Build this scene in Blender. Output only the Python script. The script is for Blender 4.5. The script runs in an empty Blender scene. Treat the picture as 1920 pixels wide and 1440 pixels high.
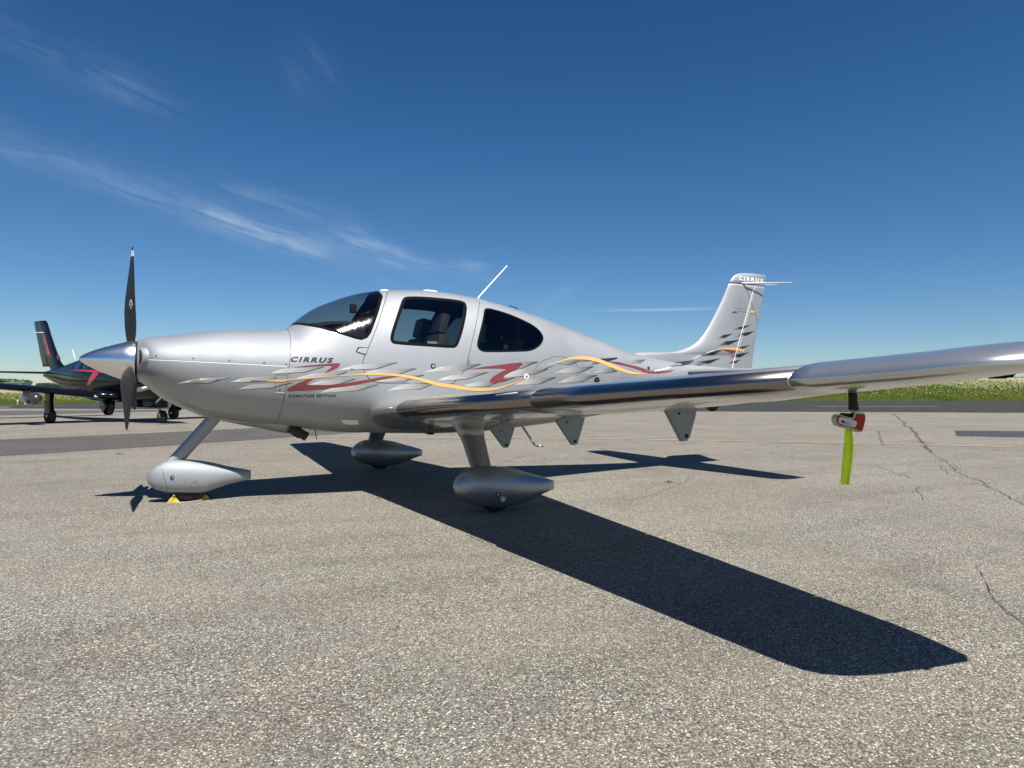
import bpy, bmesh, math, random
import numpy as np
from mathutils import Vector, Matrix
from mathutils.bvhtree import BVHTree
from mathutils.geometry import delaunay_2d_cdt
random.seed(7)
rng = np.random.default_rng(7)
sc = bpy.context.scene
R = math.radians
# ------------------------------------------------------------------ camera
F, HY, YAW, ROLL = 1264.3, 733.1, 27.15, 0.20
CC = np.array([0.6541, -6.6682, 0.9878])
_y = R(YAW); _p = math.atan((HY-720)/F); _r = R(ROLL)
FW = np.array([math.sin(_y)*math.cos(_p), math.cos(_y)*math.cos(_p), math.sin(_p)])
RT = np.array([math.cos(_y), -math.sin(_y), 0.0])
UP = np.cross(RT, FW)
cam = bpy.data.cameras.new('camera'); camo = bpy.data.objects.new('camera', cam)
sc.collection.objects.link(camo); sc.camera = camo
cam.sensor_width = 36; cam.lens = F/1920*36; cam.clip_start = .05; cam.clip_end = 5000
rr = RT*math.cos(_r) + UP*math.sin(_r); uu = UP*math.cos(_r) - RT*math.sin(_r)
camo.matrix_world = Matrix(((rr[0], uu[0], -FW[0], CC[0]), (rr[1], uu[1], -FW[1], CC[1]), (rr[2], uu[2], -FW[2], CC[2]), (0, 0, 0, 1)))
# ------------------------------------------------------------------ light
SUN = Vector((-0.050, -0.566, 1.0)).normalized()
sl = bpy.data.lights.new('sun', 'SUN'); so = bpy.data.objects.new('sun', sl); sc.collection.objects.link(so)
sl.energy = 5.0; sl.angle = R(.53); sl.color = (1, .955, .89)
so.rotation_euler = SUN.to_track_quat('Z', 'Y').to_euler()
w = bpy.data.worlds.new('World'); sc.world = w; w.use_nodes = True
sc.view_settings.view_transform = 'Standard'; sc.view_settings.look = 'None'
sc.view_settings.exposure = .62; sc.view_settings.gamma = 1.0
SKY_STRENGTH = .053

class N:
    """tiny node helper"""
    def __init__(s, nt): s.nt = nt; s.nodes = nt.nodes; s.l = nt.links
    def new(s, t, **k):
        n = s.nodes.new(t)
        for a, b in k.items():
            if a.startswith('i_'):
                n.inputs[a[2:].replace('_', ' ')].default_value = b
            else: setattr(n, a, b)
        return n
    def ln(s, a, b): s.l.new(a, b)
    def val(s, x, sock):
        if isinstance(x, (int, float)): sock.default_value = x
        elif isinstance(x, (tuple, list)): sock.default_value = x
        else: s.l.new(x, sock)
    def m(s, op, a, b=0.0, c=None, clamp=False):
        n = s.nodes.new('ShaderNodeMath'); n.operation = op; n.use_clamp = clamp
        s.val(a, n.inputs[0]); s.val(b, n.inputs[1])
        if c is not None: s.val(c, n.inputs[2])
        return n.outputs[0]
    def mix(s, fac, a, b, mode='MIX'):
        n = s.nodes.new('ShaderNodeMix'); n.data_type = 'RGBA'; n.blend_type = mode
        s.val(fac, n.inputs[0]); s.val(a if not isinstance(a, tuple) else tuple(a)+(1,)*(4-len(a)), n.inputs[6]); s.val(b if not isinstance(b, tuple) else tuple(b)+(1,)*(4-len(b)), n.inputs[7])
        return n.outputs[2]
    def noise(s, vec, scale, detail=3, rough=.5, dist=0):
        n = s.nodes.new('ShaderNodeTexNoise'); n.inputs['Scale'].default_value = scale; n.inputs['Detail'].default_value = detail
        n.inputs['Roughness'].default_value = rough; n.inputs['Distortion'].default_value = dist
        if vec is not None: s.ln(vec, n.inputs['Vector'])
        return n.outputs[0]
    def ramp(s, fac, stops):
        n = s.nodes.new('ShaderNodeValToRGB'); s.ln(fac, n.inputs[0]); cr = n.color_ramp
        while len(cr.elements) < len(stops): cr.elements.new(.5)
        for e, (p, c) in zip(cr.elements, stops):
            e.position = p; e.color = (c, c, c, 1) if isinstance(c, (int, float)) else tuple(c)+(1,)*(4-len(c))
        return n.outputs[0]
    def mapr(s, v, a, b, c=0., d=1., smooth=False):
        n = s.nodes.new('ShaderNodeMapRange'); n.clamp = True
        if smooth: n.interpolation_type = 'SMOOTHSTEP'
        s.val(v, n.inputs[0]); n.inputs[1].default_value = a; n.inputs[2].default_value = b; n.inputs[3].default_value = c; n.inputs[4].default_value = d
        return n.outputs[0]
# sky + cirrus (laid out by compass bearing and elevation)
W = N(w.node_tree)
for n in list(W.nodes): W.nodes.remove(n)
out = W.new('ShaderNodeOutputWorld'); bg = W.new('ShaderNodeBackground'); W.ln(bg.outputs[0], out.inputs[0])
sky = W.new('ShaderNodeTexSky'); sky.sky_type = 'NISHITA'; sky.sun_disc = False
sky.sun_elevation = math.asin(SUN.z); sky.sun_rotation = math.atan2(SUN.x, SUN.y)
sky.air_density = 1.0; sky.dust_density = .0; sky.ozone_density = 4.5; sky.altitude = 100
tc = W.new('ShaderNodeTexCoord'); sp = W.new('ShaderNodeSeparateXYZ'); W.ln(tc.outputs['Generated'], sp.inputs[0])
az = W.m('ARCTAN2', sp.outputs[0], sp.outputs[1]); el = W.m('ARCSINE', sp.outputs[2])
def azel(x, y):
    a = x-960; b = y-720; u = a*math.cos(_r)+b*math.sin(_r); v = -a*math.sin(_r)+b*math.cos(_r)
    d = FW + RT*u/F - UP*v/F; d /= np.linalg.norm(d)
    return math.atan2(d[0], d[1]), math.asin(d[2])
cloud = None
#       centre px      half length, half width (rad), tilt(deg), strength, noise stretch
#   two end points of each wisp's axis (photo), half width (rad), strength, seed
for x0, y0, x1, y1, lb, st, seed in [(-60, 235, 330, 370, .022, .30, 1), (200, 330, 460, 425, .020, .50, 2), (330, 380, 600, 470, .018, .72, 9), (640, 440, 775, 490, .016, .95, 3), (750, 495, 890, 517, .010, 1.0, 6), (340, 385, 465, 425, .010, .6, 15), (490, 440, 590, 472, .010, .7, 16),
                               (60, 90, 290, 190, .022, .30, 4), (540, 90, 610, 180, .035, .16, 5), (400, 345, 650, 410, .014, .32, 7), (560, 440, 760, 520, .02, .3, 10), (-40, 30, 60, 60, .03, .14, 11), (-80, 270, 200, 310, .016, .28, 12),
                               (850, 495, 920, 500, .008, .4, 13), (1005, 580, 1085, 530, .010, .26, 8), (1150, 582, 1336, 578.5, .0017, .30, 0)]:
    (az0, el0), (az1, el1) = azel(x0, y0), azel(x1, y1); a0, e0 = (az0+az1)/2, (el0+el1)/2; dxx, dyy = (az1-az0)*math.cos(e0), el1-el0
    la = math.hypot(dxx, dyy)*.56; t = math.atan2(dyy, dxx)
    da = W.m('MULTIPLY', W.m('SUBTRACT', az, a0), math.cos(e0)); de = W.m('SUBTRACT', el, e0)
    s_ = W.m('ADD', W.m('MULTIPLY', da, math.cos(t)), W.m('MULTIPLY', de, math.sin(t)))
    q_ = W.m('SUBTRACT', W.m('MULTIPLY', de, math.cos(t)), W.m('MULTIPLY', da, math.sin(t)))
    r2 = W.m('ADD', W.m('POWER', W.m('ABSOLUTE', W.m('DIVIDE', s_, la)), 2), W.m('POWER', W.m('ABSOLUTE', W.m('DIVIDE', q_, lb)), 2))
    msk = W.m('EXPONENT', W.m('MULTIPLY', r2, -1.1))
    if seed:
        cb = W.new('ShaderNodeCombineXYZ'); W.ln(W.m('MULTIPLY', s_, 9), cb.inputs[0]); W.ln(W.m('MULTIPLY', q_, 62), cb.inputs[1]); cb.inputs[2].default_value = seed*3.7
        nz = W.noise(cb.outputs[0], 1.0, 9, .66, .9)
        cb2 = W.new('ShaderNodeCombineXYZ'); W.ln(W.m('MULTIPLY', s_, 7), cb2.inputs[0]); W.ln(W.m('MULTIPLY', q_, 12), cb2.inputs[1]); cb2.inputs[2].default_value = seed*5.1
        nb = W.noise(cb2.outputs[0], 1.0, 3, .5, .4)
        k = W.m('MULTIPLY', W.mapr(nz, .36, .84, 0, 1), W.mapr(nb, .33, .62, .1, 1.0))
        k = W.m('MULTIPLY', k, msk)
    else: k = msk
    k = W.m('MULTIPLY', k, st*(.82 if seed else 1))
    cloud = k if cloud is None else W.m('ADD', cloud, k)
cloud = W.m('MINIMUM', cloud, .8)
hs = W.new('ShaderNodeHueSaturation'); hs.inputs['Hue'].default_value = .5; hs.inputs['Saturation'].default_value = 1.26; W.ln(sky.outputs[0], hs.inputs['Color'])
hz = W.mapr(el, 0.0, .30, 0, 1, True)
tint = W.mix(hz, (.86, .98, 1.14), W.mix(W.mapr(el, .25, .60, 0, 1, True), (1.0, 1.0, 1.04), (.78, .86, .96))); skt = W.mix(1.0, hs.outputs[0], tint, 'MULTIPLY')
skc = W.mix(cloud, skt, (9.0, 10.2, 11.5))
W.ln(skc, bg.inputs[0]); bg.inputs[1].default_value = SKY_STRENGTH

# ------------------------------------------------------------------ projection helpers (photo pixel -> point on a real surface)
def ray(x, y):
    a = x-960; b = y-720; u = a*math.cos(_r)+b*math.sin(_r); v = -a*math.sin(_r)+b*math.cos(_r)
    return FW + RT*u/F - UP*v/F
def onY(x, y, Y): d = ray(x, y); return CC + d*(Y-CC[1])/d[1]
def onZ(x, y, Z=0.): d = ray(x, y); return CC + d*(Z-CC[2])/d[2]
# ------------------------------------------------------------------ object helpers
col = sc.collection
def tag(o, label=None, cat=None, group=None, kind=None):
    for k, v in (('label', label), ('category', cat), ('group', group), ('kind', kind)):
        if v: o[k] = v
    return o
def empty(name, loc=(0, 0, 0), rz=0, **k):
    o = bpy.data.objects.new(name, None); o.location = loc; o.rotation_euler = (0, 0, rz); o.empty_display_size = .2
    col.objects.link(o); return tag(o, **k)
def mk(name, verts, faces, mat, parent=None, smooth=True, **k):
    me = bpy.data.meshes.new(name); me.from_pydata([tuple(map(float, v)) for v in verts], [], [tuple(map(int, f)) for f in faces]); me.validate(); me.update()
    return fin(name, me, mat, parent, smooth, **k)
def fin(name, me, mat, parent=None, smooth=True, **k):
    if isinstance(mat, (list, tuple)):
        for m_ in mat: me.materials.append(m_)
    elif mat: me.materials.append(mat)
    if smooth: me.polygons.foreach_set('use_smooth', [True]*len(me.polygons))
    o = bpy.data.objects.new(name, me); col.objects.link(o)
    if parent: o.parent = parent
    return tag(o, **k)
def frombm(name, bm, mat, parent=None, smooth=True, sharp=None, **k):
    me = bpy.data.meshes.new(name); bmesh.ops.recalc_face_normals(bm, faces=bm.faces) if sharp != 'keep' else None
    if isinstance(sharp, (int, float)):
        for e in bm.edges:
            if len(e.link_faces) == 2 and e.calc_face_angle(0) > R(sharp): e.smooth = False
    bm.to_mesh(me); bm.free(); return fin(name, me, mat, parent, smooth, **k)
def grid_faces(nu, nv, closed=True, off=0):
    f = []
    for i in range(nu-1):
        for j in range(nv if closed else nv-1):
            a = off+i*nv+j; b = off+i*nv+(j+1) % nv; f.append((a, b, b+nv, a+nv))
    return f
def loft(rings, caps=(True, True), closed=True):
    nv = len(rings[0]); v = [p for r_ in rings for p in r_]; f = grid_faces(len(rings), nv, closed)
    if caps[0]: f.append(tuple(range(nv))[::-1])
    if caps[1]: f.append(tuple(range((len(rings)-1)*nv, len(rings)*nv)))
    return v, f
def tube(path, rad, seg=10, caps=True, flat=1.0, side=None):
    """tube along a path; rad number or list; flat<1 squeezes across 'side'"""
    P = [Vector(p) for p in path]; rings = []; 
    if not isinstance(rad, (list, tuple)): rad = [rad]*len(P)
    ref = Vector(side) if side is not None else None; prev = None
    for i, p in enumerate(P):
        t = ((P[min(i+1, len(P)-1)]-P[max(i-1, 0)])).normalized()
        if ref is not None: a = ref - t*ref.dot(t)
        elif prev is not None: a = prev - t*prev.dot(t)
        else: a = Vector((0, 0, 1)).cross(t) if abs(t.z) < .9 else Vector((1, 0, 0)).cross(t)
        a.normalize(); prev = a; b = t.cross(a)
        rings.append([tuple(p + a*rad[i]*flat*math.cos(q) + b*rad[i]*math.sin(q)) for q in [2*math.pi*j/seg for j in range(seg)]])
    return loft(rings, (caps, caps))
def tobm(v, f):
    bm = bmesh.new(); vs = [bm.verts.new(tuple(map(float, p))) for p in v]
    for q in f:
        try: bm.faces.new([vs[i] for i in q])
        except ValueError: pass
    return bm
def addto(bm, v, f):
    vs = [bm.verts.new(tuple(map(float, p))) for p in v]
    for q in f:
        try: bm.faces.new([vs[i] for i in q])
        except ValueError: pass
def box(bm, c, s, rot=None, bevel=0):
    r_ = bmesh.ops.create_cube(bm, size=1.0); vs = r_['verts']
    M = Matrix.Translation(c) @ (rot.to_4x4() if rot else Matrix.Identity(4)) @ Matrix.Diagonal((*s, 1))
    bmesh.ops.transform(bm, matrix=M, verts=vs)
    if bevel:
        es = list({e for v_ in vs for e in v_.link_edges}); bmesh.ops.bevel(bm, geom=es, offset=bevel, segments=2, profile=.7, affect='EDGES')
def lathe(profile, axis_o, axis_d, seg=48):
    """profile: list (t, r) along axis"""
    d = Vector(axis_d).normalized(); a = Vector((0, 0, 1)).cross(d) if abs(d.z) < .9 else Vector((1, 0, 0)); a.normalize(); b = d.cross(a); o = Vector(axis_o)
    rings = [[tuple(o+d*t+(a*math.cos(q)+b*math.sin(q))*max(r_, 1e-4)) for q in [2*math.pi*j/seg for j in range(seg)]] for t, r_ in profile]
    return loft(rings)
def interp(x, xs, ys):
    """smooth monotone cubic through the stations"""
    xs = np.array(xs, float); ys = np.array(ys, float); h = np.diff(xs); d = np.diff(ys)/h
    m_ = np.zeros(len(xs)); m_[0] = d[0]; m_[-1] = d[-1]
    for i in range(1, len(xs)-1):
        if d[i-1]*d[i] > 0:
            w1 = 2*h[i]+h[i-1]; w2 = h[i]+2*h[i-1]; m_[i] = (w1+w2)/(w1/d[i-1]+w2/d[i])
    i = int(np.clip(np.searchsorted(xs, x)-1, 0, len(xs)-2)); t = (min(max(x, xs[0]), xs[-1])-xs[i])/h[i]
    return float((2*t**3-3*t*t+1)*ys[i]+(t**3-2*t*t+t)*h[i]*m_[i]+(-2*t**3+3*t*t)*ys[i+1]+(t**3-t*t)*h[i]*m_[i+1])
# ------------------------------------------------------------------ materials
MAT = {}
def pm(name, colr, rough=.5, metal=0., coat=0., coatr=.05, bump=0., bscale=200, spec=.5, vary=0., vscale=3, emis=None):
    m_ = bpy.data.materials.new(name); m_.use_nodes = True; n = N(m_.node_tree); b = n.nodes['Principled BSDF']
    b.inputs['Base Color'].default_value = (*colr, 1); b.inputs['Roughness'].default_value = rough; b.inputs['Metallic'].default_value = metal
    b.inputs['Coat Weight'].default_value = coat; b.inputs['Coat Roughness'].default_value = coatr; b.inputs['Specular IOR Level'].default_value = spec
    t = n.new('ShaderNodeTexCoord')
    if vary:
        nz = n.noise(t.outputs['Object'], vscale, 5, .6)
        n.ln(n.mix(n.mapr(nz, .3, .7), tuple(c*(1-vary) for c in colr), tuple(min(1, c*(1+vary)) for c in colr)), b.inputs['Base Color'])
        n.ln(n.mapr(nz, .3, .7, max(.02, rough*(1-vary*.6)), min(1, rough*(1+vary*.6))), b.inputs['Roughness'])
    if bump:
        bp = n.new('ShaderNodeBump'); bp.inputs['Strength'].default_value = bump; bp.inputs['Distance'].default_value = .002
        n.ln(n.noise(t.outputs['Object'], bscale, 3), bp.inputs['Height']); n.ln(bp.outputs[0], b.inputs['Normal'])
    MAT[name] = m_; return m_
def silver(name, base, rough, coat, metal=.75):
    m_ = bpy.data.materials.new(name); m_.use_nodes = True; n = N(m_.node_tree); b = n.nodes['Principled BSDF']
    t = n.new('ShaderNodeTexCoord'); fl = n.noise(t.outputs['Object'], 900, 2); bl = n.noise(t.outputs['Object'], 2.3, 5, .6)
    c = n.mix(n.mapr(bl, .3, .7), tuple(x*.95 for x in base), tuple(min(1, x*1.04) for x in base))
    n.ln(n.mix(n.mapr(fl, .35, .65), n.mix(.5, c, (.25, .25, .26)), c) if False else c, b.inputs['Base Color'])
    b.inputs['Metallic'].default_value = metal; n.ln(n.mapr(bl, .3, .7, rough*.92, rough*1.1), b.inputs['Roughness'])
    b.inputs['Coat Weight'].default_value = coat; b.inputs['Coat Roughness'].default_value = .10
    bp = n.new('ShaderNodeBump'); bp.inputs['Strength'].default_value = .06; bp.inputs['Distance'].default_value = .02
    n.ln(n.noise(t.outputs['Object'], 3.2, 2), bp.inputs['Height']); n.ln(bp.outputs[0], b.inputs['Coat Normal'])
    MAT[name] = m_; return m_
silver('silver_paint', (.392, .406, .420), .72, .60, .84)
silver('silver_wing', (.58, .57, .545), .27, .6, .80)
silver('silver_fairing', (.34, .345, .35), .40, .4)
pm('polished_alu', (.84, .84, .82), .25, 1.0, bump=.05, bscale=60)
pm('titanium', (.27, .235, .215), .24, 1.0, bump=.02, bscale=30)
pm('dark_trim', (.005, .005, .006), .85, spec=.1)
pm('black_gap', (.01, .01, .01), .9)
pm('white_paint', (.80, .80, .78), .35, coat=.4)
pm('seam', (.06, .06, .063), .6)
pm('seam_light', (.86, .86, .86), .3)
pm('red_print', (.19, .034, .038), .4, coat=.4, vary=.08)
pm('yellow_print', (.72, .42, .13), .4, coat=.4)
pm('lettering', (.03, .03, .035), .4)
pm('white_lettering', (.92, .92, .92), .4)
pm('blade_black', (.012, .016, .015), .42, vary=.2, vscale=8)
pm('blade_grey', (.022, .022, .021), .6, spec=.25, vary=.15, vscale=8)
pm('hinge_grey', (.28, .305, .32), .5, vary=.1, vscale=9)
pm('rubber', (.018, .018, .018), .8, bump=.3)
pm('chrome', (.85, .83, .78), .08, 1.0)
pm('cabin_dark', (.03, .03, .035), .8)
pm('cabin_grey', (.10, .10, .11), .8)
pm('seat_leather', (.055, .055, .062), .5, vary=.2)
pm('seat_pale', (.32, .30, .27), .6)
pm('cover_red', (.34, .018, .008), .75, vary=.25, vscale=30, bump=.3, bscale=400)
pm('cover_binding', (.42, .47, .35), .8, bump=.4, bscale=500)
pm('cover_label', (.62, .60, .64), .7)
pm('lime', (.74, .96, .01), .7, bump=.5, bscale=500, vary=.07, vscale=20)
pm('yellow_chock', (.62, .47, .05), .6, vary=.25, vscale=40)
pm('rope', (.5, .47, .38), .9)
pm('exhaust', (.05, .045, .04), .6, .7, vary=.3, vscale=20)
pm('black_aircraft', (.004, .005, .007), .14, coat=.12, coatr=.03, spec=.2)
pm('black_red', (.50, .012, .018), .25, coat=.8)
pm('black_glass', (.01, .015, .03), .05, coat=1.0)
pm('pod_grey', (.05, .05, .048), .25, .3, coat=.9)
pm('steel', (.45, .45, .45), .35, .9)
pm('beige_card', (.55, .50, .42), .7)
pm('roof_grey', (.30, .31, .32), .7)
pm('wall_cream', (.42, .41, .38), .8, vary=.1)
pm('window_blue', (.04, .06, .09), .1)
pm('bark', (.09, .07, .05), .9, bump=.5, bscale=10)
pm('far_red', (.45, .05, .04), .6)
pm('lamp_glass', (.75, .8, .85), .05, coat=1)
def glass(name, tint, gloss):
    m_ = bpy.data.materials.new(name); m_.use_nodes = True; n = N(m_.node_tree); n.nodes.remove(n.nodes['Principled BSDF'])
    o = n.nodes['Material Output']; tr = n.new('ShaderNodeBsdfTransparent'); tr.inputs[0].default_value = (*tint, 1)
    gl = n.new('ShaderNodeBsdfGlossy'); gl.inputs['Roughness'].default_value = .07; gl.inputs[0].default_value = (1, 1, 1, 1)
    t = n.new('ShaderNodeTexCoord'); bp = n.new('ShaderNodeBump'); bp.inputs['Strength'].default_value = .05; bp.inputs['Distance'].default_value = .02
    n.ln(n.noise(t.outputs['Object'], 5, 2), bp.inputs['Height']); n.ln(bp.outputs[0], gl.inputs['Normal'])
    fr = n.new('ShaderNodeFresnel'); ge = n.new('ShaderNodeNewGeometry'); n.ln(n.mapr(ge.outputs['Backfacing'], 0, 1, gloss, 1/gloss), fr.inputs[0]); mx = n.new('ShaderNodeMixShader')
    n.ln(fr.outputs[0], mx.inputs[0]); n.ln(tr.outputs[0], mx.inputs[1]); n.ln(gl.outputs[0], mx.inputs[2]); n.ln(mx.outputs[0], o.inputs[0])
    MAT[name] = m_
glass('tinted_glass', (.60, .60, .58), 1.5)
glass('dark_glass', (.14, .15, .16), 1.42)
glass('windscreen_glass', (.58, .575, .55), 1.5)
# flame graphics: pale at the nose end of each feather, dark at the tail end
m_ = bpy.data.materials.new('flame_print'); m_.use_nodes = True; n = N(m_.node_tree); b = n.nodes['Principled BSDF']
at = n.new('ShaderNodeAttribute'); at.attribute_name = 'fade'; n.ln(at.outputs['Color'], b.inputs['Base Color']); b.inputs['Roughness'].default_value = .4; b.inputs['Coat Weight'].default_value = .3; b.inputs['Metallic'].default_value = .1
MAT['flame_print'] = m_
# pavement
def pavement(name, lo, hi, spec_hi, spec_lo, patch=.12, sc_=1.0, warm=0):
    m_ = bpy.data.materials.new(name); m_.use_nodes = True; n = N(m_.node_tree); b = n.nodes['Principled BSDF']
    t = n.new('ShaderNodeTexCoord'); P = t.outputs['Object']
    vo = n.new('ShaderNodeTexVoronoi'); vo.inputs['Scale'].default_value = 155*sc_; n.ln(P, vo.inputs['Vector'])
    v2 = n.new('ShaderNodeTexVoronoi'); v2.inputs['Scale'].default_value = 80*sc_; n.ln(P, v2.inputs['Vector'])
    hs_ = n.new('ShaderNodeSeparateColor'); n.ln(vo.outputs['Color'], hs_.inputs[0])
    h2 = n.new('ShaderNodeSeparateColor'); n.ln(v2.outputs['Color'], h2.inputs[0])
    big = n.noise(P, .35, 6, .6); mid = n.noise(P, 3.5, 5, .6); fine = n.noise(P, 260*sc_, 2, .5)
    base = n.mix(n.mapr(big, .3, .7), lo, hi)
    base = n.mix(n.mapr(mid, .35, .68), n.mix(patch, base, tuple(x*.55 for x in lo)), base)
    pk = n.mapr(n.noise(P, 1.6, 4, .55), .45, .7)
    base = n.mix(n.m('MULTIPLY', pk, .35), base, tuple(c*q for c, q in zip(hi, (1.06, .97, .93))))
    dens = n.mapr(n.noise(P, 1.1, 4, .6), .38, .62)
    thr = n.m('SUBTRACT', .90, n.m('MULTIPLY', dens, .20))
    tone = n.ramp(hs_.outputs[0], [(0, .38), (.16, .58), (.34, .87), (.60, 1.0), (.80, 1.2), (.905, 1.4), (.93, 2.0), (1.0, 2.6)])
    edge = n.mapr(vo.outputs['Distance'], .30, .62, 1.0, .42)
    damp = n.m('ADD', .72, n.m('MULTIPLY', dens, .38))
    k = n.m('MULTIPLY', n.m('ADD', n.m('MULTIPLY', n.m('SUBTRACT', tone, 1), damp), 1), edge)
    k = n.m('MULTIPLY', k, n.mapr(fine, .25, .75, .72, 1.25))
    drk2 = n.m('MULTIPLY', n.mapr(h2.outputs[1], .95, .97), n.mapr(v2.outputs['Distance'], .2, .45, 1, 0))
    k = n.m('MULTIPLY', k, n.m('SUBTRACT', 1, n.m('MULTIPLY', drk2, .6)))
    stain = n.mapr(n.noise(P, .9, 6, .62, .6), .56, .72, 1.0, .80); k = n.m('MULTIPLY', k, stain)
    scuff = n.new('ShaderNodeMapping'); scuff.inputs['Scale'].default_value = (.35, 2.6, 1); scuff.inputs['Rotation'].default_value = (0, 0, .45); n.ln(P, scuff.inputs['Vector'])
    k = n.m('MULTIPLY', k, n.mapr(n.noise(scuff.outputs[0], .8, 6, .6, .4), .50, .74, 1.04, .84))
    drip = n.new('ShaderNodeTexVoronoi'); drip.inputs['Scale'].default_value = .55; n.ln(P, drip.inputs['Vector'])
    k = n.m('MULTIPLY', k, n.mapr(n.m('ADD', drip.outputs['Distance'], n.m('MULTIPLY', n.noise(P, 9, 4, .6), .06)), .055, .10, .74, 1.0))
    kc = n.new('ShaderNodeCombineColor'); n.ln(k, kc.inputs[0]); n.ln(n.m('POWER', k, 1.02), kc.inputs[1]); n.ln(n.m('POWER', k, 1.05), kc.inputs[2])
    gt = n.new('ShaderNodeSeparateColor'); n.ln(vo.outputs['Color'], gt.inputs[0])
    c = n.mix(1.0, base, kc.outputs[0], 'MULTIPLY')
    c = n.mix(n.m('MULTIPLY', n.mapr(gt.outputs[2], .8, .9), .30), c, n.mix(1.0, c, (1.0, .93, .90), 'MULTIPLY')); c = n.mix(n.m('MULTIPLY', n.mapr(gt.outputs[2], .2, .1), .5), c, n.mix(1.0, c, (.88, 1.0, .95), 'MULTIPLY'))
    n.ln(c, b.inputs['Base Color']); b.inputs['Roughness'].default_value = .88; b.inputs['Specular IOR Level'].default_value = .12
    ht = n.m('ADD', n.m('MULTIPLY', n.mapr(vo.outputs['Distance'], 0, .6, 1, 0), hs_.outputs[2]), n.m('MULTIPLY', fine, .6))
    bp = n.new('ShaderNodeBump'); bp.inputs['Strength'].default_value = .8; bp.inputs['Distance'].default_value = .004; n.ln(ht, bp.inputs['Height']); n.ln(bp.outputs[0], b.inputs['Normal'])
    MAT[name] = m_; return m_
pavement('apron_concrete', (.290, .267, .226), (.372, .346, .296), (.74, .69, .59), (.035, .035, .032))
pavement('asphalt_strip', (.125, .121, .116), (.172, .166, .157), (.42, .40, .37), (.03, .03, .03), .2, .9)
pavement('taxiway_asphalt', (.060, .061, .062), (.080, .081, .082), (.15, .15, .15), (.03, .03, .03), .2, .6)
pm('crack_dark', (.055, .050, .044), .95)
pm('crack_soft', (.10, .093, .082), .95, vary=.3, vscale=12)
pm('line_yellow', (.46, .33, .19), .8, vary=.3, vscale=5)
pm('line_white', (.36, .37, .38), .8, vary=.2, vscale=2)
pm('plate_steel', (.052, .046, .044), .6, vary=.3, vscale=4)
pm('weed', (.07, .12, .02), .8)
def grass(name, a, b_, scale):
    m_ = bpy.data.materials.new(name); m_.use_nodes = True; n = N(m_.node_tree); b = n.nodes['Principled BSDF']
    t = n.new('ShaderNodeTexCoord'); g = n.noise(t.outputs['Object'], scale, 6, .65); g2 = n.noise(t.outputs['Object'], scale*.13, 3)
    c = n.mix(n.mapr(g, .3, .7), a, b_); c = n.mix(n.mapr(g2, .35, .65, 0, .5), c, tuple(x*y for x, y in zip(b_, (1.4, 1.05, 1.2))))
    n.ln(c, b.inputs['Base Color']); b.inputs['Roughness'].default_value = .8; b.inputs['Specular IOR Level'].default_value = .15; MAT[name] = m_
grass('meadow_green', (.045, .085, .012), (.10, .15, .025), 1.2)
grass('grass_blades', (.045, .078, .010), (.11, .15, .025), .5)
grass('flower_cream', (.15, .18, .07), (.34, .36, .20), .8)
grass('tree_leaf', (.025, .055, .018), (.06, .10, .03), .9)

# ================================================================== SETTING
def gpoly(name, px, mat, z=.004, **k):
    pts = [onZ(x, y) for x, y in px]
    return mk(name, [(p[0], p[1], z) for p in pts], [tuple(range(len(pts)))], MAT[mat], smooth=False, **k)
S_ = 3000
ground = mk('ground', [(-S_, -S_, 0), (S_, -S_, 0), (S_, S_, 0), (-S_, S_, 0)], [(0, 1, 2, 3)], MAT['apron_concrete'], smooth=False, kind='structure', label='pale weathered concrete apron with exposed aggregate under the silver aircraft')
def flat(name, pts, mat, z, **k):
    return mk(name, [(p[0], p[1], z) for p in pts], [tuple(range(len(pts)))], MAT[mat], smooth=False, **k)
A_, B_ = onZ(0, 766), onZ(1920, 774); C_, D_ = onZ(0, 756), onZ(1480, 751.5); E_ = onZ(1920, 751.5)
d1 = (B_-A_)/np.linalg.norm(B_-A_)
taxi = flat('taxiway', [A_-d1*250, A_, B_, B_+d1*400, E_+(E_-D_)*12, E_, D_, C_, C_+(C_-D_)*4], 'taxiway_asphalt', .004, kind='structure', label='dark asphalt taxiway running across behind both aircraft')
# darker asphalt repair strips on the left of the apron
P1 = [(-500, 868), (0, 824.5), (356, 808.5), (560, 798.5), (760, 791), (760, 805.5), (560, 819), (356, 833), (0, 855.5), (-500, 905)]
strip = gpoly('asphalt_strip', P1, 'asphalt_strip', .004, kind='structure', label='wide grey asphalt repair strip crossing the concrete on the left')
P2 = [(-300, 776), (0, 770.5), (330, 768.5), (330, 771), (0, 779), (-300, 787)]
strip2 = gpoly('asphalt_strip', P2, 'asphalt_strip', .004, kind='structure', label='narrow grey asphalt strip behind the black aircraft wheels')
plate = gpoly('drain_plate', [(1790, 808), (1990, 809.5), (2010, 822), (1794, 817.5)], 'plate_steel', .008, kind='structure', label='long dark steel drain plate set in the concrete at right')
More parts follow.
